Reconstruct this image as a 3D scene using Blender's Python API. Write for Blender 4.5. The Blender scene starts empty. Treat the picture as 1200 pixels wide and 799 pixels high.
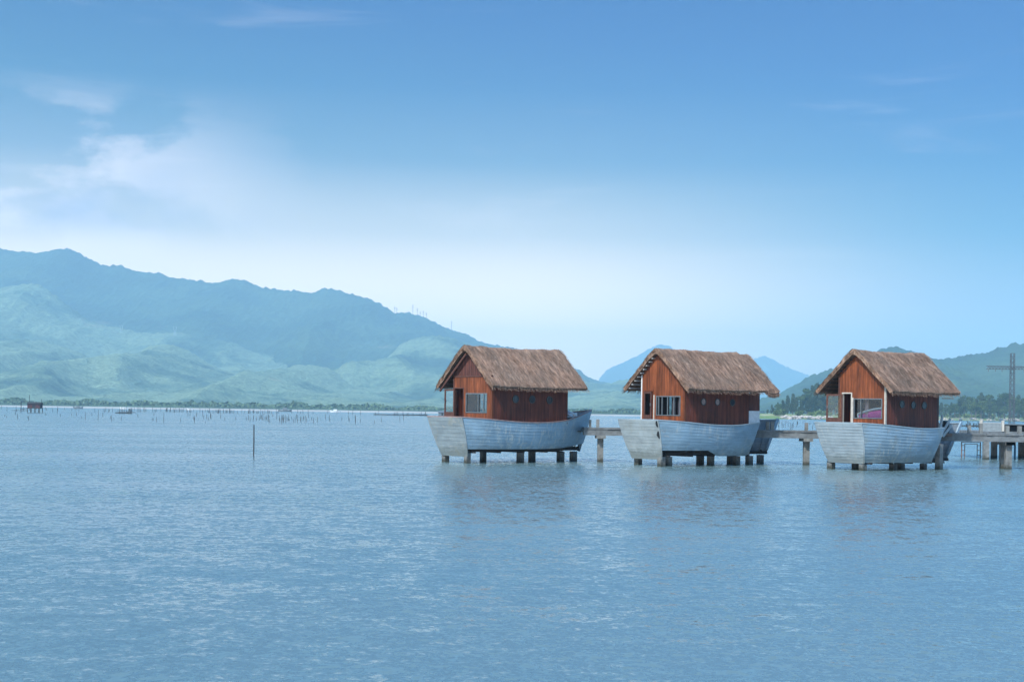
import bpy, bmesh, math, random
from mathutils import Vector, Matrix, noise
R = math.radians
random.seed(7)
S = bpy.context.scene
COL = S.collection

# ------------------------------------------------------------------ camera
F, CAMH, YH, ROLL = 1666.67, 2.6, 480.0, R(0.835)
cd = bpy.data.cameras.new('camera'); cam = bpy.data.objects.new('camera', cd); COL.objects.link(cam)
cd.sensor_width = 36; cd.lens = 50; cd.clip_start = 0.5; cd.clip_end = 30000
cd.shift_y = (YH - 399.5) / 1200
c_, s_ = math.cos(ROLL), math.sin(ROLL)
cam.matrix_world = Matrix(((c_, -s_, 0, 0), (0, 0, -1, 0), (s_, c_, 0, CAMH), (0, 0, 0, 1)))
S.camera = cam

# ------------------------------------------------------------------ light
SUN_EL, SUN_DIR = R(46), Vector((-0.56, -0.83))           # sun stands behind the viewer's left shoulder
W = bpy.data.worlds.new('World'); S.world = W; W.use_nodes = True
nt = W.node_tree; nt.nodes.clear(); N = nt.nodes; L = nt.links
def nd(tree, kind, **kw):
    n = tree.nodes.new(kind)
    for k, v in kw.items():
        if k in n.inputs: n.inputs[k].default_value = v
        else: setattr(n, k, v)
    return n
def ramp(tree, pts, interp='LINEAR'):
    n = tree.nodes.new('ShaderNodeValToRGB'); cr = n.color_ramp; cr.interpolation = interp
    while len(cr.elements) < len(pts): cr.elements.new(0.5)
    for e, (p, c) in zip(cr.elements, pts):
        e.position = p; e.color = (c, c, c, 1) if isinstance(c, (int, float)) else (*c, 1)
    return n
def mixc(tree, fac, a, b, mode='MIX'):
    n = tree.nodes.new('ShaderNodeMix'); n.data_type = 'RGBA'; n.blend_type = mode
    for sock, v in ((n.inputs[0], fac), (n.inputs[6], a), (n.inputs[7], b)):
        if hasattr(v, 'is_output'): tree.links.new(v, sock)
        elif isinstance(v, (int, float)): sock.default_value = v
        else: sock.default_value = (*v, 1)
    return n.outputs[2]
def math_(tree, op, a, b=None, clamp=False):
    n = tree.nodes.new('ShaderNodeMath'); n.operation = op; n.use_clamp = clamp
    for i, v in enumerate((a, b)):
        if v is None: continue
        if hasattr(v, 'is_output'): tree.links.new(v, n.inputs[i])
        else: n.inputs[i].default_value = v
    return n.outputs[0]
sky = nd(nt, 'ShaderNodeTexSky', sky_type='NISHITA', sun_disc=False)
sky.sun_elevation = SUN_EL; sky.sun_rotation = math.atan2(SUN_DIR.x, SUN_DIR.y)
sky.air_density = 1.0; sky.dust_density = 1.2; sky.ozone_density = 2.5
tc = N.new('ShaderNodeTexCoord')
sep = N.new('ShaderNodeSeparateXYZ'); L.new(tc.outputs['Generated'], sep.inputs[0])
# blue deepens up to the top of the view and rightwards, pale veil low down
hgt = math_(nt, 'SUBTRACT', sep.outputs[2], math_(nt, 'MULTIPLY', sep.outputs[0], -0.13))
tint = ramp(nt, [(0.0, (0.72, 0.60, 0.52)), (0.08, (0.28, 0.33, 0.35)), (0.165, (0.03, 0.205, 0.29)), (0.26, (0.0, 0.145, 0.325)), (0.33, (0.0, 0.13, 0.33)), (0.42, (0.45, 0.85, 1.0)), (0.55, (0.75, 1.20, 1.35)), (1.0, (0.55, 1.05, 1.35))])  # upper stops brightened above the view to add light on water and surroundings
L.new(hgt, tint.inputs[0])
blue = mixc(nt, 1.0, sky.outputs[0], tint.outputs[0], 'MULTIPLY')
vz = ramp(nt, [(0.0, 1.0), (0.06, 1.0), (0.085, 0.74), (0.12, 0.30), (0.17, 0.06), (0.22, 0.01), (0.29, 0.0)]); L.new(sep.outputs[2], vz.inputs[0])
vx = nd(nt, 'ShaderNodeMapRange'); vx.interpolation_type = 'SMOOTHSTEP'
for i, v in ((1, -0.02), (2, 0.36), (3, 1.0), (4, 0.10)): vx.inputs[i].default_value = v
L.new(sep.outputs[0], vx.inputs[0])
blue = mixc(nt, math_(nt, 'MULTIPLY', vz.outputs[0], vx.outputs[0]), blue, (10.6, 8.0, 4.9))
# clouds: a soft bank low on the left, faint wisps elsewhere
mp = nd(nt, 'ShaderNodeMapping'); mp.inputs['Scale'].default_value = (3.0, 3.0, 5.5); mp.inputs['Location'].default_value = (3.1, 0.5, 0.74)
L.new(tc.outputs['Generated'], mp.inputs[0])
cn = nd(nt, 'ShaderNodeTexNoise', Scale=3.0, Detail=7.0, Roughness=0.55, Distortion=0.2); L.new(mp.outputs[0], cn.inputs[0])
cr = ramp(nt, [(0.44, 0.0), (0.56, 1.0)], 'EASE'); L.new(cn.outputs[0], cr.inputs[0])
zx = ramp(nt, [(0.0, 0.3), (0.10, 0.8), (0.16, 1.0), (0.22, 0.0)], 'EASE'); L.new(sep.outputs[2], zx.inputs[0])
xr = nd(nt, 'ShaderNodeMapRange'); xr.inputs[1].default_value = -0.34; xr.inputs[2].default_value = -0.11; xr.inputs[3].default_value = 1; xr.inputs[4].default_value = 0.0
xr.interpolation_type = 'SMOOTHSTEP'; L.new(sep.outputs[0], xr.inputs[0])
m1 = math_(nt, 'MULTIPLY', math_(nt, 'MULTIPLY', cr.outputs[0], zx.outputs[0]), xr.outputs[0])
mp2 = nd(nt, 'ShaderNodeMapping'); mp2.inputs['Scale'].default_value = (2.0, 2.0, 14.0); mp2.inputs['Rotation'].default_value = (0, R(-4), 0); L.new(tc.outputs['Generated'], mp2.inputs[0])
wn = nd(nt, 'ShaderNodeTexNoise', Scale=2.3, Detail=5.0, Roughness=0.6, Distortion=0.6); L.new(mp2.outputs[0], wn.inputs[0])
wr = ramp(nt, [(0.56, 0.0), (0.80, 0.5)], 'EASE'); L.new(wn.outputs[0], wr.inputs[0])
cl = math_(nt, 'ADD', math_(nt, 'MULTIPLY', m1, 0.58), math_(nt, 'MULTIPLY', wr.outputs[0], 0.24), True)
final = mixc(nt, cl, blue, (6.6, 5.6, 5.4))
# grey-blue shaded base of the bank
gz = ramp(nt, [(0.105, 0.0), (0.130, 1.0), (0.150, 0.8), (0.175, 0.0)], 'EASE'); L.new(sep.outputs[2], gz.inputs[0])
gn = nd(nt, 'ShaderNodeTexNoise', Scale=2.2, Detail=5.0, Roughness=0.5, Distortion=0.3); L.new(mp.outputs[0], gn.inputs[0])
gr = ramp(nt, [(0.36, 0.0), (0.56, 0.75)], 'EASE'); L.new(gn.outputs[0], gr.inputs[0])
final = mixc(nt, math_(nt, 'MULTIPLY', math_(nt, 'MULTIPLY', gz.outputs[0], gr.outputs[0]), xr.outputs[0]), final, (1.7, 2.0, 2.9))
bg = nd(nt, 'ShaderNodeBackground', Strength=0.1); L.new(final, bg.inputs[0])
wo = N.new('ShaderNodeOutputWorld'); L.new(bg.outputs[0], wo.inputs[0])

sd = bpy.data.lights.new('sun', 'SUN'); sun = bpy.data.objects.new('sun', sd); COL.objects.link(sun)
sd.energy = 2.1; sd.angle = R(1.2); sd.color = (1.0, 0.93, 0.83)
hd = SUN_DIR.normalized()
sv = Vector((hd.x * math.cos(SUN_EL), hd.y * math.cos(SUN_EL), math.sin(SUN_EL)))
sun.rotation_euler = (-sv).to_track_quat('-Z', 'Y').to_euler()
S.view_settings.view_transform = 'Standard'; S.view_settings.look = 'None'
S.view_settings.exposure = 1.35; S.view_settings.gamma = 1
S.cycles.use_denoising = True
S.cycles.max_bounces = 8; S.cycles.volume_bounces = 2; S.cycles.transparent_max_bounces = 12
HAZE_DENSITY = 2.1e-4

# ------------------------------------------------------------------ helpers
def at(px, py, Y):
    """a pixel of the photograph and a distance to a place in the world"""
    a = (px - 600) / F; b = -(py - YH) / F
    u, v = a * c_ - b * s_, a * s_ + b * c_
    return Vector((u * Y, Y, CAMH + v * Y))
def hor(px): return YH + (px - 600) * math.tan(ROLL)
def link(o, parent=None):
    COL.objects.link(o)
    if parent: o.parent = parent
    return o
def obj(name, bm, mats, parent=None, smooth=False):
    me = bpy.data.meshes.new(name)
    bmesh.ops.recalc_face_normals(bm, faces=bm.faces[:]) if smooth != 'raw' else None
    bm.to_mesh(me); bm.free()
    for m in (mats if isinstance(mats, (list, tuple)) else [mats]): me.materials.append(m)
    if smooth is True:
        for p in me.polygons: p.use_smooth = True
    return link(bpy.data.objects.new(name, me), parent)
def thing(name, label, cat, loc=(0, 0, 0), rz=0, group=None):
    o = bpy.data.objects.new(name, None); COL.objects.link(o); o.location = loc; o.rotation_euler = (0, 0, rz)
    o.empty_display_size = 0.3
    o['label'] = label; o['category'] = cat
    if group: o['group'] = group
    return o
def tag(o, label, cat, group=None, kind=None):
    if label: o['label'] = label
    if cat: o['category'] = cat
    if group: o['group'] = group
    if kind: o['kind'] = kind
    return o
def box(bm, x0, x1, y0, y1, z0, z1, mi=0, M=None):
    vs = [bm.verts.new(Vector(p) if M is None else M @ Vector(p)) for p in
          ((x0, y0, z0), (x1, y0, z0), (x1, y1, z0), (x0, y1, z0), (x0, y0, z1), (x1, y0, z1), (x1, y1, z1), (x0, y1, z1))]
    fs = [bm.faces.new([vs[i] for i in q]) for q in ((3, 2, 1, 0), (4, 5, 6, 7), (0, 1, 5, 4), (1, 2, 6, 5), (2, 3, 7, 6), (3, 0, 4, 7))]
    for f in fs: f.material_index = mi
    return fs
def bar(bm, p, q, w, h=None, up=(0, 0, 1)):
    """square bar between two points"""
    p, q = Vector(p), Vector(q); h = h or w
    d = (q - p).normalized(); u = Vector(up)
    if abs(d.dot(u)) > 0.98: u = Vector((1, 0, 0))
    s = d.cross(u).normalized(); t = s.cross(d).normalized()
    vs = []
    for c in (p, q):
        for a, b in ((-1, -1), (1, -1), (1, 1), (-1, 1)):
            vs.append(bm.verts.new(c + s * a * w / 2 + t * b * h / 2))
    return [bm.faces.new([vs[i] for i in k]) for k in ((0, 1, 2, 3), (7, 6, 5, 4), (0, 4, 5, 1), (1, 5, 6, 2), (2, 6, 7, 3), (3, 7, 4, 0))]
def tube(bm, pts, rads, n=8):
    rings = []
    for i, p in enumerate(pts):
        p = Vector(p); a = Vector(pts[max(i - 1, 0)]); b = Vector(pts[min(i + 1, len(pts) - 1)])
        d = (b - a).normalized(); u = Vector((0, 0, 1)) if abs(d.z) < 0.9 else Vector((1, 0, 0))
        s = d.cross(u).normalized(); t = s.cross(d)
        r = rads[i] if isinstance(rads, (list, tuple)) else rads
        rings.append([bm.verts.new(p + (s * math.cos(k * 6.2832 / n) + t * math.sin(k * 6.2832 / n)) * r) for k in range(n)])
    for A, B in zip(rings, rings[1:]):
        for k in range(n): bm.faces.new((A[k], A[(k + 1) % n], B[(k + 1) % n], B[k]))
    bm.faces.new(rings[0][::-1]); bm.faces.new(rings[-1])
def interp(pts, x):
    if x <= pts[0][0]: return pts[0][1]
    for (a, p), (b, q) in zip(pts, pts[1:]):
        if x <= b:
            t = (x - a) / (b - a); return p + (q - p) * t
    return pts[-1][1]
def cinterp(pts, x):
    """smooth (Catmull-Rom) interpolation"""
    n = len(pts)
    if x <= pts[0][0]: return pts[0][1]
    if x >= pts[-1][0]: return pts[-1][1]
    for i in range(n - 1):
        if x <= pts[i + 1][0]:
            a, p = pts[i]; b, q = pts[i + 1]
            t = (x - a) / (b - a); h = b - a
            m0 = (q - pts[i - 1][1]) / (b - pts[i - 1][0]) if i > 0 else (q - p) / h
            m1 = (pts[i + 2][1] - p) / (pts[i + 2][0] - a) if i < n - 2 else (q - p) / h
            return (2*t**3 - 3*t*t + 1) * p + (t**3 - 2*t*t + t) * h * m0 + (-2*t**3 + 3*t*t) * q + (t**3 - t*t) * h * m1

# ------------------------------------------------------------------ materials
def mat(name, rough=0.8, spec=0.3, metallic=0.0):
    m = bpy.data.materials.new(name); m.use_nodes = True; t = m.node_tree
    b = t.nodes['Principled BSDF']; b.inputs['Roughness'].default_value = rough
    b.inputs['Specular IOR Level'].default_value = spec; b.inputs['Metallic'].default_value = metallic
    return m, t, b
def coords(t, scale=(1, 1, 1), rot=(0, 0, 0), loc=(0, 0, 0), use='Object'):
    c = t.nodes.new('ShaderNodeTexCoord'); m = t.nodes.new('ShaderNodeMapping')
    m.inputs['Scale'].default_value = scale; m.inputs['Rotation'].default_value = rot; m.inputs['Location'].default_value = loc
    t.links.new(c.outputs[use], m.inputs[0]); return m.outputs[0]
def nz(t, vec, scale, detail=4.0, rough=0.55, dist=0.0):
    n = nd(t, 'ShaderNodeTexNoise', Scale=scale, Detail=detail, Roughness=rough, Distortion=dist)
    t.links.new(vec, n.inputs['Vector']); return n.outputs[0]
def rmp(t, src, pts, interp='LINEAR'):
    r = ramp(t, pts, interp); t.links.new(src, r.inputs[0]); return r.outputs[0]
def bump(t, b, src, strength, dist=0.05):
    n = nd(t, 'ShaderNodeBump', Strength=strength, Distance=dist); t.links.new(src, n.inputs['Height']); t.links.new(n.outputs[0], b.inputs['Normal'])
def tone(t):
    a = t.nodes.new('ShaderNodeAttribute'); a.attribute_name = 'tone'; return a.outputs['Fac']
def basic(name, col, rough=0.8, var=0.25, scale=3.0, metallic=0.0, spec=0.3, stretch=(1, 1, 1)):
    m, t, b = mat(name, rough, spec, metallic)
    v = nz(t, coords(t, stretch), scale, 5.0, 0.6)
    col = Vector(col)
    L_ = rmp(t, v, [(0.3, tuple(col * (1 - var))), (0.7, tuple(col * (1 + var)))])
    t.links.new(L_, b.inputs['Base Color']); return m

# varnished vertical board cladding
def wood(name, dark, light, rough=0.55):
    m, t, b = mat(name, rough, 0.35)
    fine = nz(t, coords(t, (16, 16, 1.1)), 1.0, 6.0, 0.65)
    big = nz(t, coords(t, (1.2, 1.2, 0.7)), 1.0, 4.0, 0.6)
    c = rmp(t, fine, [(0.28, dark), (0.52, tuple((a + b_) / 2 for a, b_ in zip(dark, light))), (0.75, light)])
    g = rmp(t, big, [(0.3, 0.62), (0.65, 1.15)])
    c = mixc(t, 1.0, c, g, 'MULTIPLY')
    tv = rmp(t, tone(t), [(0.0, 0.72), (1.0, 1.18)])
    c = mixc(t, 1.0, c, tv, 'MULTIPLY')
    stain = nz(t, coords(t, (7, 7, 0.6), loc=(3, 1, 0)), 1.0, 3.0, 0.6)
    c = mixc(t, rmp(t, stain, [(0.56, 0.0), (0.72, 0.55)]), c, (0.035, 0.016, 0.012))
    t.links.new(c, b.inputs['Base Color']); bump(t, b, fine, 0.25, 0.01)
    return m
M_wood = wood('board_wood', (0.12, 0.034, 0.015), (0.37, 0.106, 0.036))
M_wood_side = wood('board_wood_shaded', (0.070, 0.018, 0.011), (0.22, 0.055, 0.028))  # same boards, colour darkened for the shade on the side walls
M_wood_gable = wood('board_wood_red', (0.085, 0.032, 0.028), (0.20, 0.075, 0.055))
M_beam = basic('beam_wood', (0.10, 0.045, 0.035), 0.7, 0.3, 8)
M_darkbeam = basic('tarred_timber', (0.030, 0.026, 0.026), 0.8, 0.4, 6)
M_floor = basic('floor_boards', (0.12, 0.09, 0.075), 0.8, 0.3, 5)
M_int = basic('interior_boards', (0.09, 0.05, 0.035), 0.8, 0.3, 5)
M_trim = basic('pale_trim', (0.50, 0.47, 0.42), 0.7, 0.2, 6)
M_white = basic('white_paint', (0.66, 0.68, 0.69), 0.6, 0.12, 6)
M_panel = basic('weathered_grey_sheet', (0.30, 0.34, 0.36), 0.7, 0.2, 5)
M_frame = basic('grey_aluminium', (0.16, 0.19, 0.21), 0.45, 0.15, 6, 0.3)
M_black = basic('dark_rubber', (0.02, 0.022, 0.025), 0.6, 0.3, 6)
M_curtain = basic('pink_curtain', (0.50, 0.34, 0.34), 0.9, 0.15, 3, stretch=(6, 6, 0.5))
M_pink = basic('pink_vinyl', (0.75, 0.09, 0.36), 0.5, 0.12, 4)
M_blue = basic('blue_plastic', (0.04, 0.20, 0.42), 0.5, 0.1, 4)
M_rail = basic('gunwale_wood', (0.27, 0.19, 0.18), 0.75, 0.3, 6)
M_rust = basic('rusty_steel', (0.16, 0.10, 0.08), 0.85, 0.4, 9)
M_steel = basic('galvanised_lattice', (0.10, 0.12, 0.14), 0.6, 0.25, 4, 0.2)
M_stake = basic('wet_bamboo', (0.035, 0.035, 0.035), 0.8, 0.3, 3)
M_bark = basic('bark', (0.11, 0.09, 0.07), 0.9, 0.3, 4)

def thatch():
    m, t, b = mat('thatch', 0.95, 0.1)
    # straw runs down the slope: stretched along local z/y, fine along x
    fine = nz(t, coords(t, (26, 2.6, 2.6), rot=(0, 0, R(5))), 1.0, 6.0, 0.7, 0.4)
    mid = nz(t, coords(t, (5, 1.3, 1.3)), 1.0, 5.0, 0.6, 0.5)
    big = nz(t, coords(t, (0.6, 0.6, 0.6)), 1.0, 3.0, 0.5)
    c = rmp(t, fine, [(0.25, (0.11, 0.066, 0.046)), (0.48, (0.30, 0.188, 0.135)), (0.75, (0.50, 0.340, 0.250))])
    c = mixc(t, 1.0, c, rmp(t, mid, [(0.3, 0.66), (0.65, 1.18)]), 'MULTIPLY')
    c = mixc(t, rmp(t, big, [(0.42, 0.0), (0.68, 0.45)]), c, (0.17, 0.14, 0.115))
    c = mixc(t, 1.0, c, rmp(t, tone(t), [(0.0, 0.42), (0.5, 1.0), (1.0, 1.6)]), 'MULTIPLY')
    t.links.new(c, b.inputs['Base Color']); bump(t, b, fine, 0.8, 0.05)
    return m
M_thatch = thatch()

def hull_mat(name, col, streak=0.5, yellow=0.0, seed=0):
    m, t, b = mat(name, 0.42, 0.45)
    col = Vector(col)
    base = nz(t, coords(t, (0.9, 0.9, 1.6), loc=(seed, 0, 0)), 1.3, 5.0, 0.6)
    c = rmp(t, base, [(0.3, tuple(col * 0.80)), (0.7, tuple(col * 1.18))])
    lng = nz(t, coords(t, (0.5, 0.5, 14), loc=(seed, 2, 0)), 1.0, 4.0, 0.6)
    c = mixc(t, 1.0, c, rmp(t, lng, [(0.3, 0.86), (0.7, 1.10)]), 'MULTIPLY')
    st = nz(t, coords(t, (5.5, 5.5, 0.8), rot=(0, R(9), 0), loc=(seed, 5, 1)), 1.0, 5.0, 0.72, 0.6)
    pt = nz(t, coords(t, (0.45, 0.45, 0.5), loc=(seed * 1.7, 1, 3)), 1.0, 2.0, 0.5)
    f = math_(t, 'MULTIPLY', rmp(t, st, [(0.50, 0.0), (0.62, 1.0)]), rmp(t, pt, [(0.44, 0.0), (0.56, streak)]))
    c = mixc(t, f, c, (0.52, 0.54, 0.50))
    if yellow:
        y = nz(t, coords(t, (2.0, 2.0, 0.9), loc=(seed, 0, 7)), 1.0, 4.0, 0.7)
        c = mixc(t, rmp(t, y, [(0.53, 0.0), (0.68, yellow)]), c, (0.33, 0.28, 0.16))
    # bare weathered boards where the paint has flaked off, and grime along the lower edge
    fl = nz(t, coords(t, (1.6, 1.6, 3.4), loc=(seed * 2, 4, 2)), 1.6, 7.0, 0.72, 0.5)
    c = mixc(t, rmp(t, fl, [(0.60, 0.0), (0.64, 0.7)]), c, (0.36, 0.36, 0.34))
    oc = t.nodes.new('ShaderNodeTexCoord'); sp = t.nodes.new('ShaderNodeSeparateXYZ'); t.links.new(oc.outputs['Object'], sp.inputs[0])
    zz_ = math_(t, 'ADD', sp.outputs[2], math_(t, 'MULTIPLY', math_(t, 'SUBTRACT', fl, 0.5), 1.4))
    c = mixc(t, rmp(t, zz_, [(0.50, 0.55), (0.95, 0.0)]), c, (0.10, 0.115, 0.10))
    dk = nz(t, coords(t, (9, 9, 1.0), loc=(seed, 9, 0)), 1.0, 4.0, 0.7)
    c = mixc(t, rmp(t, dk, [(0.56, 0.0), (0.75, 0.35)]), c, tuple(col * 0.45))
    t.links.new(c, b.inputs['Base Color'])
    bump(t, b, base, 0.25, 0.05)
    return m
def concrete():
    m, t, b = mat('weathered_concrete', 0.9, 0.2)
    v = nz(t, coords(t, (1, 1, 1)), 4.0, 6.0, 0.65)
    c = rmp(t, v, [(0.3, (0.12, 0.125, 0.125)), (0.7, (0.26, 0.27, 0.265))])
    g = t.nodes.new('ShaderNodeNewGeometry'); sp = t.nodes.new('ShaderNodeSeparateXYZ'); t.links.new(g.outputs['Position'], sp.inputs[0])
    z = math_(t, 'ADD', sp.outputs[2], math_(t, 'MULTIPLY', v, 0.35))
    # tide mark: wet growth near the waterline
    c = mixc(t, rmp(t, z, [(0.22, 0.9), (0.46, 0.0)]), c, (0.035, 0.038, 0.028))
    t.links.new(c, b.inputs['Base Color']); bump(t, b, v, 0.5, 0.03); return m
M_conc = concrete(); M_slab = basic('shaded_concrete_slab', (0.15, 0.165, 0.175), 0.9, 0.35, 3)  # slab colour has the pier's shade put in, darker than the piles
def glass(name, tintc=(0.66, 0.72, 0.76), refl=0.05):
    m = bpy.data.materials.new(name); m.use_nodes = True; t = m.node_tree; t.nodes.clear()
    tr = nd(t, 'ShaderNodeBsdfTransparent'); tr.inputs[0].default_value = (*tintc, 1)
    gl = nd(t, 'ShaderNodeBsdfGlossy', Roughness=0.02); gl.inputs[0].default_value = (0.9, 0.95, 1, 1)
    fr = nd(t, 'ShaderNodeLayerWeight', Blend=0.5); fac = math_(t, 'ADD', math_(t, 'POWER', fr.outputs['Facing'], 4.0), refl, True)
    mx = t.nodes.new('ShaderNodeMixShader'); t.links.new(fac, mx.inputs[0]); t.links.new(tr.outputs[0], mx.inputs[1]); t.links.new(gl.outputs[0], mx.inputs[2])
    o = t.nodes.new('ShaderNodeOutputMaterial'); t.links.new(mx.outputs[0], o.inputs[0]); return m
M_glass = glass('window_glass'); M_clear = glass('clear_glass', (0.93, 0.95, 0.96), 0.02)
M_port = basic('porthole_glass', (0.035, 0.045, 0.055), 0.12, 0.2, 4, spec=0.6)
M_portrim = basic('porthole_rim', (0.06, 0.055, 0.055), 0.5, 0.2, 8)
M_cover = basic('porthole_cover', (0.30, 0.22, 0.20), 0.7, 0.2, 6)

# ------------------------------------------------------------------ water
def water():
    m, t, b = mat('lagoon_water', 0.12, 0.5)
    b.inputs['IOR'].default_value = 2.35
    geo = t.nodes.new('ShaderNodeNewGeometry')
    def pos(scale, rot=0, loc=(0, 0, 0)):
        mpn = t.nodes.new('ShaderNodeMapping'); mpn.inputs['Scale'].default_value = scale; mpn.inputs['Rotation'].default_value = (0, 0, rot); mpn.inputs['Location'].default_value = loc
        t.links.new(geo.outputs['Position'], mpn.inputs[0]); return mpn.outputs[0]
    big = nz(t, pos((0.030, 0.10, 1), R(6)), 1.0, 3.0, 0.5)             # gust patches
    amp = rmp(t, big, [(0.36, 0.45), (0.62, 1.25)])
    def slopes(scale, rot, detail, rough, k, loc):
        n = nd(t, 'ShaderNodeTexNoise', Scale=1.0, Detail=detail, Roughness=rough, Distortion=0.35)
        t.links.new(pos(scale, rot, loc), n.inputs['Vector'])
        v = nd(t, 'ShaderNodeVectorMath', operation='SUBTRACT'); t.links.new(n.outputs['Color'], v.inputs[0]); v.inputs[1].default_value = (.5, .5, .5)
        w = nd(t, 'ShaderNodeVectorMath', operation='MULTIPLY'); t.links.new(v.outputs[0], w.inputs[0]); w.inputs[1].default_value = (k, k * 1.25, 0)
        return w.outputs[0]
    def vadd(a, b_):
        v = nd(t, 'ShaderNodeVectorMath', operation='ADD'); t.links.new(a, v.inputs[0]); t.links.new(b_, v.inputs[1]); return v.outputs[0]
    def crests(scale, rot, detail, rough, t0, k, loc):     # short steep faces between flat backs
        n = nd(t, 'ShaderNodeTexNoise', Scale=1.0, Detail=detail, Roughness=rough, Distortion=0.5)
        t.links.new(pos(scale, rot, loc), n.inputs['Vector'])
        v = math_(t, 'MULTIPLY', math_(t, 'MAXIMUM', math_(t, 'SUBTRACT', n.outputs[0], t0), 0.0), -k)
        c = t.nodes.new('ShaderNodeCombineXYZ'); t.links.new(v, c.inputs[1]); return c.outputs[0]
    sl = vadd(slopes((1.0, 1.5, 1), R(12), 2.0, 0.5, 0.16, (3, 1, 0)), slopes((5.5, 6, 1), R(-9), 3.0, 0.60, 0.26, (0, 7, 0)))
    sl = vadd(sl, slopes((16, 14, 1), R(18), 2.0, 0.6, 0.18, (5, 2, 0)))
    sl = vadd(sl, vadd(crests((6.5, 5.0, 1), R(8), 3.0, 0.6, 0.56, 4.6, (2, 3, 0)), crests((2.6, 2.0, 1), R(-14), 3.0, 0.62, 0.58, 3.4, (9, 3, 0))))
    sc = nd(t, 'ShaderNodeVectorMath', operation='SCALE'); t.links.new(sl, sc.inputs[0]); t.links.new(amp, sc.inputs['Scale'])
    up = nd(t, 'ShaderNodeVectorMath', operation='ADD'); t.links.new(sc.outputs[0], up.inputs[0]); up.inputs[1].default_value = (-0.005, -0.048, 1)   # constant tilt to the viewer's side, added to brighten and shorten reflections
    nn = nd(t, 'ShaderNodeVectorMath', operation='NORMALIZE'); t.links.new(up.outputs[0], nn.inputs[0]); t.links.new(nn.outputs[0], b.inputs['Normal'])
    mud = nz(t, pos((0.02, 0.05, 1)), 1.0, 3.0, 0.5)
    t.links.new(rmp(t, mud, [(0.35, (0.095, 0.165, 0.180)), (0.65, (0.125, 0.185, 0.190))]), b.inputs['Base Color'])
    return m
bm = bmesh.new(); g = [bm.verts.new(p) for p in ((-5200, -400, 0), (5200, -400, 0), (5200, 9400, 0), (-5200, 9400, 0))]; bm.faces.new(g)
tag(obj('water', bm, water(), smooth='raw'), None, None, kind='structure')

# ------------------------------------------------------------------ land
def land_mat(name, dark, mid, light, s=1.0, lightpos=0.58):
    m, t, b = mat(name, 0.95, 0.1)
    p = coords(t, (0.001 * s, 0.001 * s, 0.0016 * s))
    a = nz(t, p, 3.2, 5.0, 0.6, 0.4); f = nz(t, p, 55.0, 5.0, 0.7)
    c = rmp(t, a, [(0.35, dark), (lightpos - 0.1, mid), (lightpos, light), (0.8, light)])
    c = mixc(t, 1.0, c, rmp(t, f, [(0.32, 0.55), (0.68, 1.35)]), 'MULTIPLY')
    sc = nz(t, coords(t, (0.004, 0.004, 0.006)), 1.0, 3.0, 0.6)
    c = mixc(t, rmp(t, sc, [(0.68, 0.0), (0.74, 0.4)]), c, (0.26, 0.20, 0.13))
    t.links.new(c, b.inputs['Base Color']); bump(t, b, f, 0.7, 12.0); return m
M_hillfar = land_mat('distant_forest', (0.020, 0.045, 0.026), (0.035, 0.07, 0.035), (0.055, 0.095, 0.045))
M_hillmid = land_mat('hill_scrub', (0.042, 0.078, 0.055), (0.08, 0.135, 0.08), (0.18, 0.245, 0.14), 1.4, 0.55)
M_hillnear = land_mat('hill_grass', (0.050, 0.092, 0.065), (0.105, 0.165, 0.10), (0.21, 0.28, 0.165), 2.0, 0.52)

def ridge(name, pts, Yr, Yb, mt, gully=0.22, wavel=420, seed=0, cols=420, rows=64, rough=5.0, foot=1.25):
    """hill range whose crest stands at distance Yr with the given skyline; slopes run down towards the water at Yb and fall away behind"""
    W3 = [at(x, y, Yr) for x, y in pts]
    sky_ = [(p.x, max(p.z, 3)) for p in W3]
    x0, x1 = sky_[0][0], sky_[-1][0]
    bm = bmesh.new(); grid = []
    back = 10
    for j in range(rows + back):
        row = []
        for i in range(cols + 1):
            X = x0 + (x1 - x0) * i / cols
            if j < rows:
                v = j / (rows - 1); Y = Yb + (Yr - Yb) * v
            else:
                v = 1 - (j - rows + 1) / back; Y = Yr + (Yr - Yb) * 0.6 * (1 - v)
            wx = noise.noise(Vector((X / 500 + seed, Y / 500, 3.1))) * 260 * (1 - v)
            H = cinterp(sky_, min(max(X + wx, x0), x1))
            prof = v ** foot
            if j >= rows: prof = v ** 1.2
            n = noise.fractal(Vector((X / wavel + seed, Y / (wavel * 1.5), seed * 2.3)), 1.0, 2.0, 5)
            rdg = 1 - abs(noise.noise(Vector((X / (wavel * 0.55) + seed, Y / (wavel * 2.2), 7.7)))) * 2
            z = H * prof + H * gully * 4 * v * (1 - v) * (n * 0.6 + (rdg - 0.5) * 0.7)
            z += noise.fractal(Vector((X / 14, Y / 14, seed)), 0.8, 2.0, 3) * rough * min(1, v * 3)
            if j < rows: z = min(z, (H + 5) * Y / Yr * 0.995 if v < 0.985 else z)
            row.append(bm.verts.new((X, Y, max(z, -0.5) if v > 0.02 else -0.5)))
        grid.append(row)
    for A, B in zip(grid, grid[1:]):
        for i in range(cols): bm.faces.new((A[i], A[i + 1], B[i + 1], B[i]))
    return tag(obj(name, bm, mt, smooth=True), None, None, kind='structure')

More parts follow.
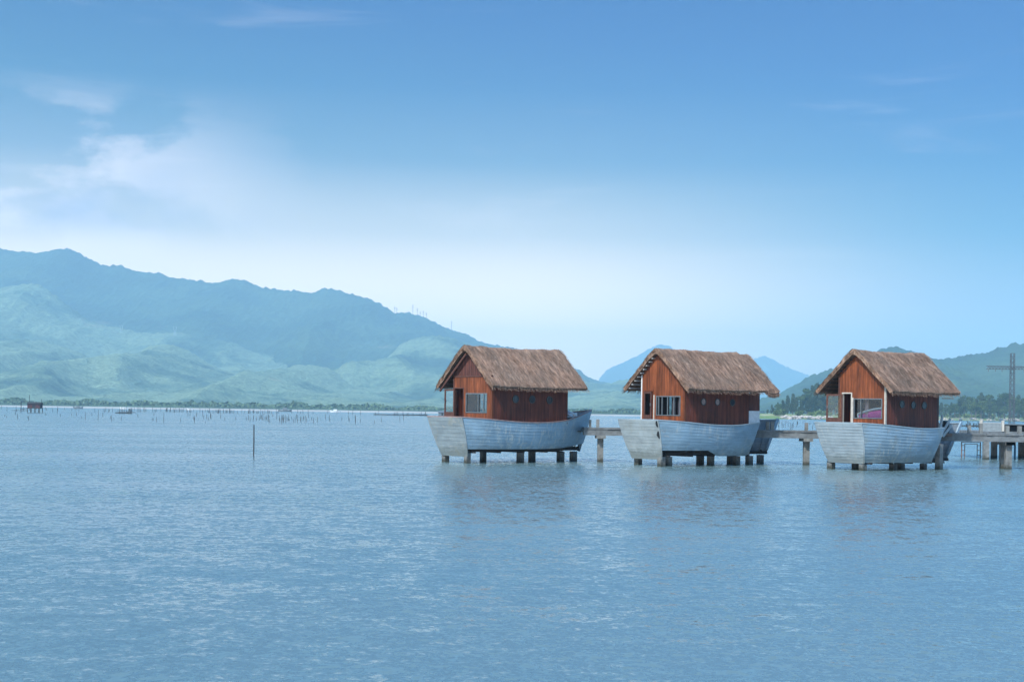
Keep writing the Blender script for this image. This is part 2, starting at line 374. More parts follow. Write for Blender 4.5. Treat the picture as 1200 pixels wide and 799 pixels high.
ridge('hills', [(-260, 300), (-160, 280), (-80, 288), (0, 291.5), (22, 295), (48, 296), (60, 293), (75, 291), (90, 295), (103, 302), (118, 310), (140, 311.5), (152, 315), (168, 319), (190, 321), (207, 326), (232, 328),
    (255, 331), (272, 327), (285, 328), (303, 335), (322, 339), (345, 341), (365, 343), (377, 338.5), (388, 338), (402, 342), (418, 347), (436, 352), (450, 358), (464, 367), (474, 365), (486, 369),
    (505, 375), (522, 384), (545, 391), (560, 399), (580, 404), (600, 408), (630, 416), (655, 424), (672, 431), (679, 433), (685, 440), (697, 445), (711, 449), (725, 452), (760, 460), (800, 470), (830, 476)],
    4700, 2900, M_hillfar, 0.20, 600, 1.3, 620, 70, 6)
ridge('hills', [(-200, 330), (-60, 334), (0, 336), (45, 334), (62, 344), (85, 362), (110, 378), (140, 384), (170, 390), (205, 390), (240, 395), (275, 402), (300, 412), (340, 420), (380, 430), (420, 430), (452, 420), (470, 404),
    (490, 396), (515, 394), (540, 400), (570, 418), (600, 430), (640, 440), (690, 448), (712, 450), (727, 445), (745, 446), (770, 452), (820, 468), (870, 478)], 3700, 2200, M_hillmid, 0.26, 330, 4.1, 520, 70, 5)
ridge('hills', [(-200, 440), (-60, 420), (0, 400), (40, 398), (90, 412), (125, 430), (150, 424), (185, 404), (215, 408), (250, 428), (290, 442), (315, 441), (350, 428), (385, 432), (420, 452), (470, 456), (510, 462), (560, 458),
    (600, 466), (660, 462), (700, 458), (740, 464), (800, 470), (850, 480)], 2900, 1700, M_hillnear, 0.30, 210, 9.4, 460, 60, 3.5)
ridge('hills', [(690, 478), (705, 440), (730, 425), (750, 415), (765, 407), (778, 404), (800, 414), (830, 432), (860, 436), (880, 423), (894, 417.5), (904, 420), (918, 428), (935, 435), (965, 444), (1000, 450), (1060, 460)],
    8800, 7400, M_hillfar, 0.08, 900, 2.2, 240, 24, 8)
ridge('hills', [(840, 484), (870, 474), (900, 466), (915, 461), (928, 453), (940, 446), (950, 440), (966, 436), (985, 430), (1005, 420), (1025, 411), (1045, 408), (1064, 410.5), (1080, 417), (1092, 420), (1108, 420), (1130, 417),
    (1150, 414), (1165, 411), (1176, 407), (1187, 403), (1205, 402), (1240, 396), (1300, 384), (1380, 380), (1460, 390)], 2700, 1800, M_hillfar, 0.24, 420, 6.6, 420, 64, 5)
ridge('hills', [(860, 484), (900, 472), (940, 462), (980, 458), (1040, 450), (1090, 446), (1130, 452), (1180, 446), (1240, 438), (1320, 440), (1420, 452)], 2200, 1450, M_hillfar, 0.25, 260, 11.2, 300, 46, 3.5)

# low shore: pale sand flat on the left, grassy bank on the right
def sheet(name, outline_near, Yfar, z, mt, edge=0.3):
    """flat land: near edge follows the outline (X, Y), far edge at Yfar; the near edge dips under the water"""
    bm = bmesh.new(); rows = []
    prof = [(-14, -0.25), (0, 0.02), (12, z * 0.4), (45, z * 0.8), (None, z)]
    for dy, zz in prof:
        rows.append([bm.verts.new((x * ((Yfar / y) if dy is None else 1.0), Yfar if dy is None else y + dy, zz + (noise.noise(Vector((x / 30, (dy or 0) / 9, 0))) * z * 0.25 if dy and dy > 5 else 0))) for x, y in outline_near])
    for A, B in zip(rows, rows[1:]):
        for i in range(len(A) - 1): bm.faces.new((A[i], A[i + 1], B[i + 1], B[i]))
    return tag(obj(name, bm, mt, smooth=True), None, None, kind='structure')
M_sand = basic('pale_sand', (0.40, 0.39, 0.36), 0.9, 0.3, 0.03)
m, t, b = mat('shore_grass', 0.95, 0.1)
v = nz(t, coords(t, (0.04, 0.04, 0.3)), 1.0, 6.0, 0.65, 0.5)
t.links.new(rmp(t, v, [(0.35, (0.10, 0.17, 0.05)), (0.5, (0.17, 0.24, 0.08)), (0.62, (0.34, 0.32, 0.20)), (0.75, (0.40, 0.34, 0.27))]), b.inputs['Base Color'])
M_bank = m
M_plain = basic('lowland_green', (0.045, 0.085, 0.04), 0.95, 0.4, 0.012)
def shore_pts(lst, wob=9):
    out = []
    for (xa, ya), (xb, yb) in zip(lst, lst[1:]):
        n = 16
        for k in range(n):
            t_ = k / n; px = xa + (xb - xa) * t_; d = ya + (yb - ya) * t_
            Y = CAMH * F / d; Y += noise.noise(Vector((px / 14, 0, 2))) * wob
            out.append((at(px, 480, Y).x, Y))
    return out
sheet('beach', shore_pts([(-90, 5.0), (120, 5.5), (340, 5.7), (500, 5.6), (600, 5.5), (760, 5.6), (880, 6.0)]), 1150, 0.35, M_sand)
sheet('shore', shore_pts([(-120, 3.9), (300, 4.1), (600, 4.2), (880, 4.5)]), 2700, 1.5, M_plain)
sheet('bank', shore_pts([(878, 6.6), (905, 6.3), (945, 6.2), (1000, 5.8), (1060, 5.2), (1130, 4.9), (1180, 4.8), (1260, 4.7), (1400, 4.7)], 14), 2600, 2.6, M_bank)

# ------------------------------------------------------------------ boat houses
CEN = 2.28                                     # hull centre line, local y
def hull_parts(root, P):
    st_top, st_bot = P['stem_top'], P['stem_bot']
    ztop = [(-1.14, 2.20), (0, 2.13), (1.8, 2.0), (3.5, 1.98), (5.0, 2.08), (6.2, 2.08 + (st_top[1] - 2.08) * 0.38), (st_top[0], st_top[1])]
    hbt = [(-1.14, 1.375), (0, 1.85), (1.5, 2.06), (3.2, 2.12), (4.8, 1.95), (6.2, 1.45), (7.4, 0.72), (st_top[0], 0.03)]
    hbb = [(-0.50, 1.03), (0.5, 1.36), (2, 1.62), (3.5, 1.60), (5, 1.22), (6.3, 0.62), (st_bot[0], 0.03)]
    planks = P['planks']
    def pt(sgn, s, t, out=0.0):
        at_ = -1.14 + (st_top[0] + 1.14) * s; ab = -0.50 + (st_bot[0] + 0.50) * s
        zb = P['zbot'](ab)
        T = Vector((at_, CEN + sgn * (cinterp(hbt, at_) + out), cinterp(ztop, at_)))
        B = Vector((ab, CEN + sgn * (cinterp(hbb, ab) + out), zb))
        full = (cinterp(ztop, at_) - zb) / (cinterp(ztop, at_) - 0.33)   # fraction of the full side height
        Bf = Vector((ab, CEN + sgn * (cinterp(hbb, ab) + out), 0.33))
        q = T.lerp(Bf, t * full); q.y += sgn * 0.10 * math.sin(math.pi * t * full); return q
    def side(sgn, s0, s1, name, m):
        bm = bmesh.new(); n = 48
        for k in range(planks):
            t0, t1 = k / planks, (k + 1) / planks
            A = [bm.verts.new(pt(sgn, s0 + (s1 - s0) * i / n, t0, 0.0)) for i in range(n + 1)]
            B = [bm.verts.new(pt(sgn, s0 + (s1 - s0) * i / n, t1, P['lap'])) for i in range(n + 1)]
            Cc = [bm.verts.new(pt(sgn, s0 + (s1 - s0) * i / n, t1, 0.0)) for i in range(n + 1)]
            for i in range(n):
                bm.faces.new((A[i], A[i + 1], B[i + 1], B[i])); bm.faces.new((B[i], B[i + 1], Cc[i + 1], Cc[i]))
        o = obj(name, bm, m, root)
        sm = o.modifiers.new('thick', 'SOLIDIFY'); sm.thickness = 0.035; sm.offset = -sgn if False else 0
        return o
    cut = P['cut']
    side(-1, 0.0, cut, 'hull_side', P['mat_side'])
    side(1, 0.0, 1.0, 'hull_side', P['mat_far'])
    # transom, lapped boards between the two corner edges
    bm = bmesh.new(); n = 14; K = P['tplanks']
    zb = 0.33
    def tp(u, t, out):
        T = Vector((-1.14, CEN + 1.375 * u, 2.20)); B = Vector((-0.50, CEN + 1.03 * u, zb)); q = T.lerp(B, t)
        q.y += u * 0.07 * math.sin(math.pi * t); q.x -= out + 0.05 * (1 - u * u); return q
    for k in range(K):
        t0, t1 = k / K, (k + 1) / K
        ra = random.uniform(0, 0.006)
        A = [bm.verts.new(tp(-1 + 2 * i / n, t0, 0)) for i in range(n + 1)]
        B = [bm.verts.new(tp(-1 + 2 * i / n, t1, P['lap'] * 0.8 + ra * 0.5)) for i in range(n + 1)]
        Cc = [bm.verts.new(tp(-1 + 2 * i / n, t1, 0)) for i in range(n + 1)]
        for i in range(n): bm.faces.new((A[i], A[i + 1], B[i + 1], B[i])); bm.faces.new((B[i], B[i + 1], Cc[i + 1], Cc[i]))
    o = obj('transom', bm, P['mat_tr'], root); o.modifiers.new('thick', 'SOLIDIFY').thickness = 0.03; o.modifiers['thick'].offset = 0
    if P.get('hole'):
        # rotten edge of the transom corner: torn dark gaps in the joint
        for t0, t1, w in ((0.02, 0.17, 0.13), (0.28, 0.46, 0.17)):
            vs = []; bm = bmesh.new()
            for i in range(7):
                tt = t0 + (t1 - t0) * i / 6; ww = w * math.sin(math.pi * (0.1 + 0.8 * i / 6)) * random.uniform(0.8, 1.1)
                p = pt(-1, 0.0, tt, 0.034); q = tp(-1, tt, 0.05)
                vs.append((bm.verts.new(q + Vector((0, -0.02, 0))), bm.verts.new(q + Vector((-0.012, ww, 0)))))
            for a, b_ in zip(vs, vs[1:]): bm.faces.new((a[0], a[1], b_[1], b_[0]))
            obj('torn_gap', bm, M_black, root)
    # corner batten
    bm = bmesh.new()
    pts = [tp(-1, t_ / 6, 0.03) + Vector((0.02, -0.035, 0)) for t_ in range(7)]
    for a, b_ in zip(pts, pts[1:]): bar(bm, a, b_, 0.05)
    obj('corner_batten', bm, P['mat_tr'], root)
    # gunwale rail
    bm = bmesh.new()
    def rail(sgn, s1):
        prev = None
        for i in range(41):
            s = s1 * i / 40; q = pt(sgn, s, 0); q.z += 0.02
            if prev is not None: bar(bm, prev, q, 0.085, 0.05)
            prev = q
    rail(-1, cut); rail(1, 1.0); bar(bm, tp(-1, 0, 0) + Vector((0, 0, .02)), tp(1, 0, 0) + Vector((0, 0, .02)), 0.08, 0.05)
    obj('gunwale', bm, P['mat_rail'], root)
    # stem post
    bm = bmesh.new(); bar(bm, (st_top[0] + .02, CEN, st_top[1] + .06), (st_bot[0], CEN, st_bot[1] - 0.05), 0.09, 0.14)
    obj('stem', bm, P['mat_side'], root)
    if cut < 1:
        bm = bmesh.new(); bar(bm, pt(-1, cut, 0) + Vector((0.02, 0, .03)), pt(-1, cut, 1) + Vector((0.02, 0, 0)), 0.07, 0.10); obj('end_post', bm, P['mat_side'], root)
    # inner deck
    bm = bmesh.new(); n = 30; la = []; lb = []
    for i in range(n + 1):
        s = 0.02 + 0.95 * i / n
        for sgn, l_ in ((-1, la), (1, lb)):
            q = pt(sgn, s, 0.32); l_.append(Vector((q.x, CEN + (q.y - CEN) * 0.94, 1.60)))
    for i in range(n):
        if la[i + 1].x > P['cutx'] : break
        vs = [bm.verts.new(p) for p in (la[i], la[i + 1], lb[i + 1], lb[i])]; bm.faces.new(vs)
    o = obj('inner_deck', bm, M_floor, root); o.modifiers.new('t', 'SOLIDIFY').thickness = 0.06
    # ribs inside, keel and under-frame
    zu = P['zu']
    for i in range(3, 20):
        s = i / 20
        for sgn in (-1, 1):
            if sgn < 0 and s > cut: continue
            prev = None; bm = bmesh.new(); bm2 = bmesh.new()
            for t_ in (0.03, 0.35, 0.7, 0.98):
                q = pt(sgn, s, t_, -0.06)
                if prev is not None: bar(bm, prev, q, 0.05, 0.05)
                prev = q
            q2 = pt(sgn, s, 1.0, -0.06)
            if q2.z > zu + .1: bar(bm2, q2, Vector((q2.x - .03, q2.y - sgn * 0.04, zu + .05)), 0.05, 0.05)
            if i % 2 and sgn < 0 or cut < 1 and s > cut and i % 2: bar(bm2, (q2.x, CEN, zu + .02), (q2.x, 2 * CEN - q2.y, zu + .06), 0.07, 0.08) if sgn < 0 else None; bar(bm2, (q2.x, CEN, zu + .02), (q2.x, q2.y - sgn * 0.05, zu + .06), 0.07, 0.08)
            obj('rib', bm, P['mat_far'], root)
            if len(bm2.verts): obj('floor_timber', bm2, M_darkbeam, root)
    bm = bmesh.new()
    for y in (CEN - 1.02, CEN + 1.02): box(bm, -0.3, 5.6, y - .06, y + .06, zu - .10, zu + .03)
    box(bm, -0.35, st_bot[0], CEN - .07, CEN + .07, zu - .12, zu + .02)
    for x in (-0.25, 1.3, 2.8, 4.3, 5.3): box(bm, x - .06, x + .06, CEN - 1.30, CEN + 1.30, zu - .17, zu - .103)
    obj('under_frame', bm, M_darkbeam, root)
    for x, y in P['piles']:
        bm = bmesh.new(); w = 0.128 + random.uniform(-.01, .02); h = P['zu'] - .172
        if P.get('pile_rot'): pass
        box(bm, -w, w, -w, w, -1.5, h + (0.95 if 'tall' in P and (x, y) in P['tall'] else 0))
        bmesh.ops.bevel(bm, geom=bm.edges[:], offset=0.015, segments=1)
        o = obj('pile', bm, M_conc, root); o.location = (x, y, 0); o.rotation_euler = (0, 0, random.uniform(-.06, .06))
    return pt

def board_wall(bm, u0, u1, z0, ztop, openings, place, bw=0.085, th=0.05, tl=None):
    """vertical boards from u0 to u1; place(u, d, z) gives the local point (d = depth outward)"""
    lay = tl
    cuts = sorted({u0, u1} | {o for op in openings for o in op[:2]})
    for a, b in zip(cuts, cuts[1:]):
        n = max(1, round((b - a) / bw))
        for k in range(n):
            p, q = a + (b - a) * k / n, a + (b - a) * (k + 1) / n; mid = (p + q) / 2
            segs = [(z0, None)]
            for (ou0, ou1, oz0, oz1) in openings:
                if ou0 <= mid <= ou1:
                    new = []
                    for s0, s1 in segs:
                        if s1 is None: new += [(s0, oz0), (oz1, None)]
                    segs = new
            tn = random.random(); d = random.uniform(0, 0.006); gap = 0.004
            for s0, s1 in segs:
                za, zb = (ztop(p), ztop(q)) if s1 is None else (s1, s1)
                if min(za, zb) <= s0 + 0.01: continue
                vs = [bm.verts.new(place(*w)) for w in ((p + gap, 0, s0), (q - gap, 0, s0), (q - gap, 0, zb), (p + gap, 0, za),
                                                         (p + gap, th + d, s0), (q - gap, th + d, s0), (q - gap, th + d, zb), (p + gap, th + d, za))]
                for f in ((0, 1, 2, 3), (7, 6, 5, 4), (0, 4, 5, 1), (1, 5, 6, 2), (2, 6, 7, 3), (3, 7, 4, 0)):
                    fc = bm.faces.new([vs[i] for i in f]); fc[lay] = tn
def quad_part(name, P4, m, root, th=0.02):
    bm = bmesh.new(); bm.faces.new([bm.verts.new(p) for p in P4]); o = obj(name, bm, m, root, 'raw')
    s = o.modifiers.new('t', 'SOLIDIFY'); s.thickness = th; s.offset = 0; return o

def roof_z(P, y): 
    """top of the thatch over local y"""
    d = abs(y - CEN); r = 0.18
    return P['Hr'] + 0.05 - (math.sqrt(d * d + r * r) - r) * P['slope']
def make_roof(root, P):
    x0, x1, Wd = P['rx0'], P['rx1'], 4.565
    nx, ny = 60, 56; th = 0.27
    bm = bmesh.new(); lay = bm.faces.layers.float.new('tone')
    def top(i, j, k=0):
        u = i / nx; v = j / ny; y = Wd * v; x = x0 + (x1 - x0) * u
        ed = min(v, 1 - v)                                        # eave droop and wavy edge
        z = roof_z(P, y) - 0.05 * math.sin(math.pi * u) * (1 if 0.3 < v < 0.7 else 0.6)
        z += noise.fractal(Vector((x * 1.6 + P['seed'], y * 1.1, 0)), 0.8, 2.0, 4) * 0.045
        x += noise.noise(Vector((y * 3, P['seed'], 5))) * 0.05 * (1 if i in (0, nx) else 0)
        if ed < 0.06: z -= (0.06 - ed) * P['droop']
        yy = y + (noise.noise(Vector((x * 4, P['seed'], 2))) * 0.025 if j in (0, ny) else 0)
        return Vector((x, yy, z))
    T = [[bm.verts.new(top(i, j)) for j in range(ny + 1)] for i in range(nx + 1)]
    def under(p, j):
        thk = th * (0.22 if j in (0, ny) else 0.6 if j in (1, ny - 1) else 1.0)
        q = p.copy(); q.z -= thk
        if j == 0: q.y += 0.05
        if j == ny: q.y -= 0.05
        return q
    U = [[bm.verts.new(under(T[i][j].co, j)) for j in range(ny + 1)] for i in range(nx + 1)]
    def F_(vs): f = bm.faces.new(vs); f[lay] = 0.5 + noise.noise(vs[0].co * 3) * 0.35; return f
    for i in range(nx):
        for j in range(ny):
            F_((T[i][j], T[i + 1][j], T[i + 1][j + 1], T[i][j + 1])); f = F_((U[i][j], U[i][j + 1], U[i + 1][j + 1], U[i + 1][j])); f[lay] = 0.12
    for i in range(nx):
        for j in (0, ny): F_((T[i][j], T[i + 1][j], U[i + 1][j], U[i][j]) if j else (T[i + 1][j], T[i][j], U[i][j], U[i + 1][j]))
    for j in range(ny):
        F_((T[0][j], T[0][j + 1], U[0][j + 1], U[0][j])); F_((T[nx][j + 1], T[nx][j], U[nx][j], U[nx][j + 1]))
    # straw lying down the slope
    rnd = random.Random(P['seed'])
    def straw(p, d, ln, w, lift, tn):
        s = Vector((1, 0, 0)) if abs(d.x) < 0.7 else Vector((0, 1, 0))
        n_ = Vector((0, 0, 1))
        a, b_ = p + n_ * 0.005, p + d * ln + n_ * lift
        vs = [bm.verts.new(a - s * w / 2), bm.verts.new(a + s * w / 2), bm.verts.new(b_ + s * w / 3), bm.verts.new(b_ - s * w / 3)]
        f = bm.faces.new(vs); f[lay] = tn
    for _ in range(P.get('straws', 5200)):
        y = rnd.uniform(0.02, Wd - 0.02); x = rnd.uniform(x0 - 0.02, x1 + 0.02)
        sg = -1 if y < CEN else 1
        ln = min(rnd.uniform(0.25, 0.7), max(0.05, min(y, Wd - y) / 0.72)); sl = rnd.gauss(0.10, 0.14)
        y2 = y + sg * ln * 0.72
        i = min(nx, max(0, int((x - x0) / (x1 - x0) * nx))); j = min(ny, max(0, round(y / Wd * ny)))
        base = T[i][j].co; z = base.z + 0.012
        dz = -0.69 if abs(y - CEN) > 0.2 else -0.5
        d = Vector((sl, sg * 0.72, dz)).normalized()
        straw(Vector((x, y, z)), d, ln, rnd.uniform(0.010, 0.026), rnd.uniform(0.0, 0.02), min(1, max(0, rnd.gauss(0.55, 0.24))))
    for _ in range(900):        # ragged fringe at eaves
        e = rnd.random(); x = rnd.uniform(x0, x1); sg = -1 if e < 0.5 else 1
        j = 0 if sg < 0 else ny; i = min(nx, max(0, int((x - x0) / (x1 - x0) * nx)))
        p = T[i][j].co.copy(); p.x = x; p.z -= rnd.uniform(0.0, 0.16)
        straw(p - Vector((0, sg * 0.08, 0)), Vector((rnd.gauss(0, .1), sg * 0.70, -0.70)).normalized(), rnd.uniform(0.06, 0.15), rnd.uniform(0.015, 0.03), 0, rnd.uniform(0.25, 0.8))
    for _ in range(700):        # and along the two verges
        i = 0 if rnd.random() < 0.6 else nx; sgx = -1 if i == 0 else 1; j = rnd.randrange(ny + 1)
        p = T[i][j].co.copy(); p.z -= rnd.uniform(0, 0.24); sg = -1 if j < ny / 2 else 1
        d = Vector((sgx * rnd.uniform(0.15, 0.7), sg * 0.6, -0.6)).normalized(); s0 = p - d * 0.04
        straw(s0, d, rnd.uniform(0.06, 0.2), 0.025, 0, rnd.uniform(0.25, 0.8))
    for f in bm.faces: f.normal_update()
    rf = obj('roof', bm, M_thatch, root, 'raw')
    # underside: battens and rafters seen beneath the verge
    bm = bmesh.new(); zz = lambda y: roof_z(P, y) - th - 0.045 - 0.02
    for sg in (-1, 1):
        for k in range(1, 11):
            y = CEN + sg * (0.12 + k * 0.2)
            if k < 10: box(bm, x0 + 0.06, x1 - 0.06, y - .03, y + .03, zz(y) - 0.012, zz(y) + 0.022, 0 if sg > 0 else 1)
    obj('battens', bm, (P['batten_mat'], M_darkbeam), rf)
    if P['seam']:
        for x in (x0 + 0.14, x1 - 0.14):
            bm = bmesh.new(); ye = CEN + 2.12
            bar(bm, (x, CEN, zz(CEN) - 0.08), (x, ye, zz(ye) - 0.07), 0.07, 0.10); obj('bargeboard', bm, P['barge_mat'], rf)
    return rf

def make_house(P):
    root = thing('boat_house', P['label'], 'boat house', (P['o'][0], P['o'][1], 0), R(P['th']), 'thatched houses built in boats standing over the water')
    pt = hull_parts(root, P)
    xw, xb = P['xw'], P['xb']; yr, yl = P['yr'], P['yl']; zf = 1.93
    under = lambda y: roof_z(P, y) - 0.30 - 0.01
    th = 0.05
    # front gable wall with door and window openings
    bm = bmesh.new(); lay = bm.faces.layers.float.new('tone')
    wz0, wz1 = 2.42, 3.38; wy0, wy1 = 0.80, 2.47; dy0, dy1 = P['door']; dz1 = 3.60
    front_top = (lambda y: min(under(y), 4.17)) if P['seam'] else under
    board_wall(bm, yr + .055, yl - .055, zf, front_top, [(wy0, wy1, wz0, wz1), (dy0, dy1, zf, dz1)], lambda u, d, z: Vector((xw - d, u, z)), tl=lay)
    obj('gable_wall', bm, M_wood, root)
    if P['seam']:
        bm = bmesh.new(); lay = bm.faces.layers.float.new('tone')
        board_wall(bm, yr + .055, yl - .055, 4.20, under, [], lambda u, d, z: Vector((xw + 0.03 - d, u, z)), tl=lay)
        w = obj('upper_gable', bm, M_wood_gable, root)
        bm = bmesh.new(); box(bm, xw - 0.085, xw + .02, yr + 0.02, yl - .02, 4.165, 4.235); obj('gable_batten', bm, M_beam, w)
    # side and back walls
    bm = bmesh.new(); lay = bm.faces.layers.float.new('tone')
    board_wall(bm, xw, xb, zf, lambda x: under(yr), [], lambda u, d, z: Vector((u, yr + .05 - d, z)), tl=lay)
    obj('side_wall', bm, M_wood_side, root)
    lw = P['left_win']
    bm = bmesh.new(); lay = bm.faces.layers.float.new('tone')
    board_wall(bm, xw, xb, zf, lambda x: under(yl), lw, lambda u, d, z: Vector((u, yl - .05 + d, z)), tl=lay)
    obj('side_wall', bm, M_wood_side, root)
    bm = bmesh.new(); lay = bm.faces.layers.float.new('tone')
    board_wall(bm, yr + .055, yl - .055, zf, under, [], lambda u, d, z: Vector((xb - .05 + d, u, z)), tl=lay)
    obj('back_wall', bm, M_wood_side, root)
    bm = bmesh.new(); box(bm, xw, xb, yr + .06, yl - .06, 1.87, 1.93); obj('floor', bm, M_int, root)
    bm = bmesh.new(); box(bm, xw + .75, xw + .80, dy0 - .25, yl - .07, 1.935, 3.65); obj('doorway_shade_board', bm, M_darkbeam, root)  # dark board added behind the door to stand in for the unlit interior
    # corner posts
    for y, m_ in ((yr + .02, P['corner']), (yl - .02, P['corner2'])):
        bm = bmesh.new(); box(bm, xw - 0.075, xw + 0.02, y - .035, y + .035, zf, under(y) - 0.02); obj('corner_post', bm, m_, root)
    # window: frame with mullions and panes
    bm = bmesh.new(); fx0, fx1 = xw - 0.075, xw + 0.0
    for y0, y1, z0, z1 in ((wy0, wy1, wz0, wz0 + .045), (wy0, wy1, wz1 - .05, wz1), (wy0, wy0 + .045, wz0 + .047, wz1 - .052), (wy1 - .045, wy1, wz0 + .047, wz1 - .052)):
        box(bm, fx0, fx1, y0, y1, z0, z1)
    for y in P['mull']: box(bm, fx0 + .01, fx1 - .01, y - .022, y + .022, wz0 + .047, wz1 - .052)
    win = obj('window', bm, M_frame, root)
    quad_part('pane', [(xw - .03, wy0 + .03, wz0 + .03), (xw - .03, wy1 - .03, wz0 + .03), (xw - .03, wy1 - .03, wz1 - .03), (xw - .03, wy0 + .03, wz1 - .03)], M_glass, win, 0.006)
    for y0, y1 in P.get('curtains', []):
        bm = bmesh.new(); n = 14
        prev = None
        for i in range(n + 1):
            y = y0 + (y1 - y0) * i / n; x = xw + .12 + 0.025 * math.sin(i * 1.9)
            c = (bm.verts.new((x, y, wz0 - .1)), bm.verts.new((x, y, wz1 + .05)))
            if prev: bm.faces.new((prev[0], c[0], c[1], prev[1]))
            prev = c
        o = obj('curtain', bm, M_curtain, win); o.modifiers.new('t', 'SOLIDIFY').thickness = 0.01
    # door: frame in the opening, leaf swung on its hinge
    bm = bmesh.new()
    for y0, y1, z0, z1 in ((dy0 - .03, dy0 + .03, zf, dz1), (dy1 - .03, dy1 + .03, zf, dz1), (dy0 - .03, dy1 + .03, dz1 + .003, dz1 + .06)): box(bm, xw - .078, xw + .03, y0, y1, z0, z1)
    obj('door_frame', bm, P['dframe'], root)
    leaf = bpy.data.objects.new('door', None)
    wd = P.get('leaf_w', dy1 - dy0 - .07); ang = P['door_ang']
    bm = bmesh.new(); h0, h1 = 0.02, dz1 - zf - 0.02
    s = 0.085; low = 0.52
    for y0, y1, z0, z1 in ((0, s, h0, h1), (wd - s, wd, h0, h1), (s, wd - s, h1 - s, h1), (s, wd - s, h0, low)): box(bm, -0.022, 0.022, y0, y1, z0, z1)
    door = obj('door', bm, P['leaf_mat'], root); door.location = (xw - 0.085, dy1 - 0.03, zf); door.rotation_euler = (0, 0, R(180) - R(ang))
    quad_part('pane', [(0, s - .01, low - .01), (0, wd - s + .01, low - .01), (0, wd - s + .01, h1 - s + .01), (0, s - .01, h1 - s + .01)], P['leaf_glass'], door, 0.008)
    bm = bmesh.new(); box(bm, 0.022, 0.06, wd - .06, wd - .035, 0.95, 1.10); box(bm, -0.06, -.022, wd - .06, wd - .035, 0.95, 1.10); obj('handle', bm, M_frame, door)
    if P['trim']:
        bm = bmesh.new(); box(bm, xw - .09, xw - .057, dy0 - .11, dy0 - .045, zf, 3.42); obj('trim', bm, M_trim, root)
    # portholes
    for k, (x, z, mt_) in enumerate(P['ports']):
        bm = bmesh.new(); n = 24; r0, r1 = P['pr'] - .04, P['pr']
        yf = yr - 0.012; y2 = yf - 0.03; rings = []
        for r, y in ((r1, yf), (r1, y2), (r0, y2), (r0, yf)): rings.append([bm.verts.new((x + r * math.cos(a * 6.2832 / n), y, z + r * math.sin(a * 6.2832 / n))) for a in range(n)])
        for A, B in zip(rings, rings[1:] + rings[:1]):
            for a in range(n): bm.faces.new((A[a], A[(a + 1) % n], B[(a + 1) % n], B[a]))
        po = obj('porthole', bm, M_portrim, root)
        bm = bmesh.new(); bm.faces.new([bm.verts.new((x + (r0 + .005) * math.cos(a * 6.2832 / n), yf - .010, z + (r0 + .005) * math.sin(a * 6.2832 / n))) for a in range(n)])
        o = obj('pane', bm, mt_, po); o.modifiers.new('t', 'SOLIDIFY').thickness = 0.01
    make_roof(root, P)
    return root, pt

GREY = (0.25, 0.305, 0.335); BLUE = (0.23, 0.345, 0.44)
common = dict(Hr=5.66, slope=0.93, droop=0.3)
H1 = dict(common, zu=0.66, label='leftmost thatched boat house, closed bow with white bundle in it, door leaf folded open', o=(-0.931, 67.62), th=39.4, rx0=0, rx1=6.11, seed=3.0,
    stem_top=(8.42, 2.62), stem_bot=(7.61, 0.55), planks=9, tplanks=10, lap=0.012, cut=1.0, cutx=99, zbot=lambda a: 0.70 if a < 4.0 else 0.70 + (a - 4.0) ** 1.6 * 0.028,
    mat_side=hull_mat('hull_paint_one', BLUE, 0.6, 0, 1.0), mat_far=hull_mat('hull_inner_one', (0.24, 0.28, 0.33), 0.3, 0, 2), mat_tr=hull_mat('transom_one', GREY, 0.2, 0.55, 3), mat_rail=M_rail,
    piles=[(-0.42, 1.35), (-0.35, 3.2), (2.0, 3.2), (2.85, 1.3), (4.7, 2.6), (6.25, 2.15), (7.25, 2.28)],
    xw=0.36, xb=5.16, yr=0.42, yl=3.48, door=(2.66, 3.39), door_ang=178, leaf_w=0.78, leaf_mat=M_beam, leaf_glass=M_clear, seam=True, mull=[1.50, 1.08], trim=False, dframe=M_beam,
    corner=M_wood, corner2=M_beam, left_win=[(1.75, 2.60, 2.2, 3.6)], ports=[(1.75, 3.12, M_port), (2.8, 3.12, M_port), (3.93, 3.10, M_port)], pr=0.20, batten_mat=M_darkbeam, barge_mat=M_beam)
